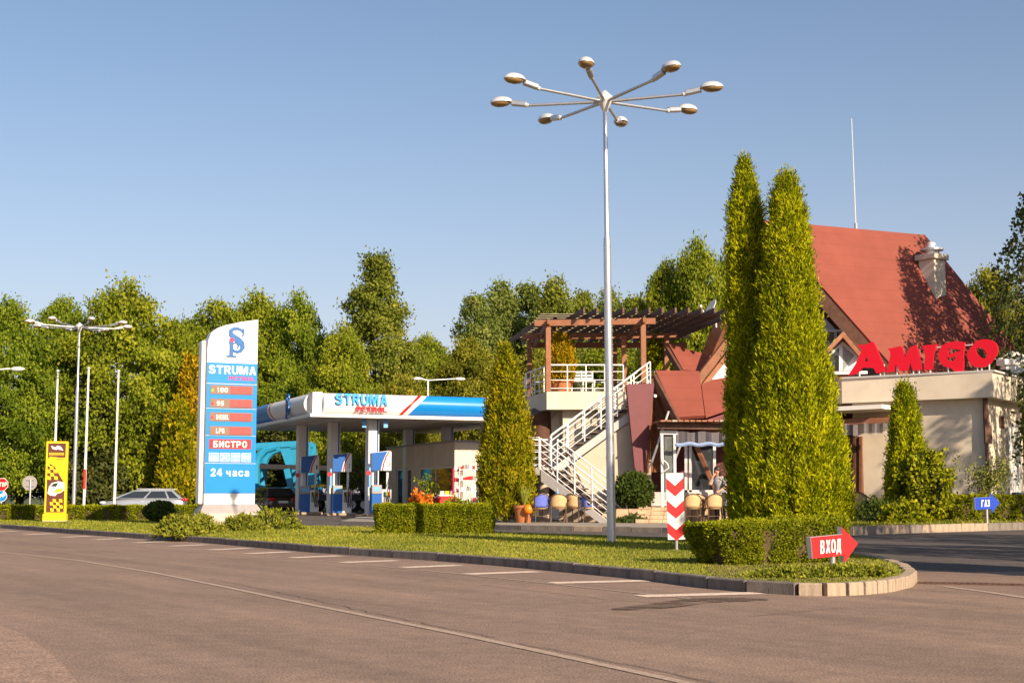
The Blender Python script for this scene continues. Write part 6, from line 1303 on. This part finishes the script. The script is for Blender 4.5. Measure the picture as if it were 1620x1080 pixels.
# ---------------------------------------------------------------- cafe chairs, tables, plants, person
def cafe_chair(loc, rz, label, cush=None, seat=m_wicker):
    e = empty('cafe_chair', loc, rz, label, 'chair', 'wicker cafe chairs')          # faces local -y
    for x_, y_ in ((-.20, -.20), (.20, -.20)): MB().tube([(x_ * 1.15, y_ * 1.15, 0), (x_, y_, .42)], .014, 6).build('leg', m_chairmt, e, True)
    for sg in (-1, 1): MB().tube([(sg * .25, .26, 0), (sg * .21, .19, .42), (sg * .25, .22, .62)], .014, 6).build('leg', m_chairmt, e, True)
    MB().lathe([(.02, .405), (.22, .41), (.24, .43), (.22, .455), (.02, .46)], n=18).build('seat', seat, e, True)
    MB().tube([(-.19, -.19, .2), (.19, -.19, .2), (.21, .2, .2), (-.21, .2, .2), (-.19, -.19, .2)], .008, 5).build('stretcher', m_chairmt, e, True)
    hoop = [(.29 * math.cos(t), .02 + .27 * math.sin(t), .64 + .22 * max(0, math.sin(t)) ** 1.2) for t in np.linspace(R(-38), R(218), 22)]
    MB().tube([(hoop[0][0] * .8, -.17, .43)] + hoop + [(hoop[-1][0] * .8, -.17, .43)], .017, 6).build('arm_hoop', m_chairmt, e, True)
    bkm = MB(); ts = np.linspace(R(28), R(152), 12); rows = 6; vs_ = []
    for j in range(rows):
        f = j / (rows - 1)
        for t in ts: top_ = .64 + .22 * math.sin(t) ** 1.2; vs_.append((.275 * math.cos(t), .02 + .255 * math.sin(t), .46 + (top_ - .02 - .46) * f))
    bkm.add(vs_, [(j * 12 + i, j * 12 + i + 1, (j + 1) * 12 + i + 1, (j + 1) * 12 + i) for j in range(rows - 1) for i in range(11)]); o = bkm.build('backrest', cush or seat, e, True); o.modifiers.new('thickness', 'SOLIDIFY').thickness = .018
    if cush: MB().lathe([(.02, .462), (.20, .466), (.215, .49), (.19, .515), (.02, .52)], n=16).build('cushion', cush, e, True)
    return e
def cafe_table(loc, r, label):
    e = empty('cafe_table', loc, 0, label, 'table', 'round cafe tables'); MB().lathe([(.02, .70), (r, .70), (r, .725), (.02, .73)], n=24).build('table_top', m_woodmid, e, True); MB().tube([(0, 0, .03), (0, 0, .70)], .03, 8).build('column', m_chairmt, e, True)
    for k_ in range(3): a = R(120 * k_ + 20); MB().tube([(0, 0, .1), (.28 * math.cos(a), .28 * math.sin(a), .015)], .018, 6).build('foot', m_chairmt, e, True)
    return e
c = lambda px, Yp: (X(px, Yp), Yp, .12)
cafe_chair(c(853, 42.9), R(205), 'chair with blue cushion beside the terracotta pot', m_cush)
cafe_chair(c(884, 42.8), R(178), 'wicker chair with its back to the road, second from the pot')
cafe_chair(c(910, 43.4), R(150), 'wicker chair half hidden behind the second one')
cafe_chair(c(934, 43.1), R(95), 'chair with blue cushion turned sideways near the stair foot', m_cush)
cafe_table(c(893, 43.5), .38, 'round table between the chairs by the stairs')
bt = empty('water_bottle', (X(882, 43.5), 43.4, .85), 0, 'clear bluish bottle on the table by the stairs', 'bottle'); MB().lathe([(.035, 0), (.04, .02), (.04, .17), (.015, .22), (.015, .25)], n=12).build('body', m_lblue, bt, True); MB().lathe([(.017, .25), (.017, .275)], n=10).build('lid', m_white, bt, True)
cafe_chair(c(1094, 42.7), R(182), 'wicker chair just right of the chevron board')
cafe_chair(c(1128, 42.8), R(190), 'wicker chair in front of the standing woman')
cafe_chair(c(1157, 42.8), R(200), 'blue cushioned chair at the edge of the twin thujas', m_cush)
cafe_chair(c(1110, 43.45), R(20), 'wicker chair facing the road behind the dark table')
cafe_table(c(1112, 43.0), .36, 'round dark table between chevron board and woman')
cafe_chair((X(1368, 41.6), 41.6, .17), R(120), 'wicker chair by the dark doorway right of the thujas')
# potted palm and orange ball
pot(828, 43.2, .12, .30, .52, 'big terracotta pot at the left end of the cafe paving')
e = empty('potted_palm', (X(829, 43.2), 43.2, .60), 0, 'yellow green palm growing in the big terracotta pot', 'plant'); rq = random.Random(9)
for i in range(16):
    a = rq.uniform(0, 6.28); l_ = rq.uniform(.55, 1.0); o_ = rq.uniform(.2, .6); pts = [(math.cos(a) * o_ * t * l_, math.sin(a) * o_ * t * l_, l_ * (t - .25 * t * t * o_)) for t in np.linspace(0, 1, 6)]; mb = MB(); w_ = [.012, .03, .036, .03, .018, .004]
    tx, ty = -math.sin(a), math.cos(a); mb.add([(p[0] + tx * w * s, p[1] + ty * w * s, p[2]) for p, w in zip(pts, w_) for s in (-1, 1)], [(2 * j, 2 * j + 1, 2 * j + 3, 2 * j + 2) for j in range(5)]); mb.build('frond', mat('palm frond', (.22, .24, .03), .5, .25, 5) if i == 0 else bpy.data.materials['palm frond'], e)
o = empty('orange_ball', (X(836, 42.85), 42.85, .52), 0, 'orange ball shaped lamp in front of the terracotta pot', 'ball'); MB().add(*ellips((0, 0, 0), (.15, .15, .15))).build('ball', mat('orange plastic', (.75, .20, .01), .4, .1, 5), o, True); MB().tube([(0, 0, -.40), (0, 0, -.14)], .03, 8).build('stand', m_terra, o)

def person(loc, rz, label):
    e = empty('person', loc, rz, label, 'person')
    J = {}; E_l = []; 
    def j(n_, co_, r_): J[n_] = (len(J), co_, r_)
    def ed(*ns): E_l.extend((ns[i], ns[i + 1]) for i in range(len(ns) - 1))
    j('pel', (0, 0, .88), .135); j('bel', (0, -.03, 1.02), .115); j('che', (0, -.07, 1.20), .135); j('clv', (0, -.10, 1.33), .10); j('nek', (0, -.14, 1.42), .048); j('hd0', (0, -.17, 1.49), .075); j('hd1', (0, -.18, 1.56), .092); j('hd2', (0, -.17, 1.63), .065)
    ed('pel', 'bel', 'che', 'clv', 'nek', 'hd0', 'hd1', 'hd2')
    for s, sg in (('L', -1), ('R', 1)):
        j('hip' + s, (sg * .09, 0, .82), .10); j('kne' + s, (sg * .10, -.04 if sg > 0 else .02, .46), .062); j('ank' + s, (sg * .10, .02 + .03 * sg, .09), .042); j('toe' + s, (sg * .11, -.14, .04), .036); ed('pel', 'hip' + s, 'kne' + s, 'ank' + s, 'toe' + s)
        j('sho' + s, (sg * .17, -.09, 1.31), .062); ed('clv', 'sho' + s)
        if sg < 0: j('elb' + s, (-.23, -.30, 1.13), .042); j('wri' + s, (-.08, -.33, 1.36), .03); pal = (-.05, -.31, 1.42); d_ = Vector((.03, .04, .06))
        else: j('elb' + s, (.27, -.20, 1.06), .042); j('wri' + s, (.20, -.42, .96), .03); pal = (.18, -.49, .94); d_ = Vector((-.02, -.07, -.03))
        j('pal' + s, pal, .032); ed('sho' + s, 'elb' + s, 'wri' + s, 'pal' + s)
        for k_ in range(5):
            sp = Vector((.018 * (k_ - 2), 0, .012 * (2 - k_))); b = Vector(pal) + sp; ln = (.65, .95, 1.05, 1.0, .8)[k_]
            j(f'f{s}{k_}a', tuple(b + d_ * .6 * ln), .0095); j(f'f{s}{k_}b', tuple(b + d_ * 1.15 * ln + Vector((0, 0, -.01))), .008); ed('pal' + s, f'f{s}{k_}a', f'f{s}{k_}b')
    me = bpy.data.meshes.new('body'); me.from_pydata([v[1] for v in J.values()], [(J[a][0], J[b][0]) for a, b in E_l], [])
    o = link('body', me, m_skin, e); sk = o.modifiers.new('skin', 'SKIN'); sd = o.modifiers.new('sub', 'SUBSURF'); sd.levels = sd.render_levels = 2
    for v, (_, _, r_) in zip(me.skin_vertices[0].data, J.values()): v.radius = (r_, r_)
    me.skin_vertices[0].data[0].use_root = True
    MB().add(*ellips((0, -.262, 1.545), (.016, .022, .024), nu=8, nv=6)).build('nose', m_skin, e, True)
    for sg in (-1, 1): MB().add(*ellips((sg * .034, -.248, 1.575), (.014, .012, .009), nu=8, nv=6)).build('eye', m_dark, e, True); MB().add(*ellips((sg * .092, -.17, 1.555), (.014, .026, .034), nu=8, nv=6)).build('ear', m_skin, e, True)
    MB().add(*ellips((0, -.252, 1.505), (.026, .012, .008), nu=8, nv=6)).build('mouth', m_red, e, True)
    MB().add(*ellips((0, -.150, 1.60), (.108, .118, .105))).add(*ellips((0, -.085, 1.45), (.085, .06, .20))).add(*ellips((-.085, -.15, 1.50), (.03, .06, .14))).add(*ellips((.085, -.15, 1.50), (.03, .06, .14))).build('hair', m_hair, e, True)
    def sleeve(name, pts, rs, m_, n_=12): return MB().tube(pts, rs, n_, False).build(name, m_, e, True)
    tor = [(0, 0, .84), (0, -.015, .95), (0, -.035, 1.05), (0, -.075, 1.2), (0, -.10, 1.32), (0, -.13, 1.39)]
    mb = MB(); rs = [(.185, .145), (.17, .135), (.155, .125), (.18, .145), (.165, .115), (.07, .065)]; vs_ = []
    for (x_, y_, z_), (a, b) in zip(tor, rs): vs_ += [(a * math.cos(2 * math.pi * k_ / 18), y_ + b * math.sin(2 * math.pi * k_ / 18), z_) for k_ in range(18)]
    mb.add(vs_, [(i * 18 + k_, i * 18 + (k_ + 1) % 18, (i + 1) * 18 + (k_ + 1) % 18, (i + 1) * 18 + k_) for i in range(5) for k_ in range(18)]).build('blouse', m_top, e, True)
    sleeve('sleeve', [(-.12, -.09, 1.32), (-.18, -.10, 1.30), (-.225, -.28, 1.14)], [.085, .08, .058], m_top); sleeve('sleeve', [(.12, -.09, 1.32), (.18, -.09, 1.30), (.265, -.19, 1.08)], [.085, .08, .058], m_top)
    for sg in (-1, 1): sleeve('trouser_leg', [(sg * .075, 0, .90), (sg * .095, 0, .74), (sg * .10, -.035 if sg > 0 else .02, .46), (sg * .10, .02 + .03 * sg, .08)], [.125, .112, .078, .066], m_trous)
    for sg in (-1, 1): MB().add(*ellips((sg * .11, -.06 + .03 * sg, .035), (.048, .13, .042))).build('shoe', m_dark, e, True)
    return e
person(c(1139, 43.35), R(-32), 'woman in patterned blouse and dark trousers standing behind the chairs, hand at her chin')
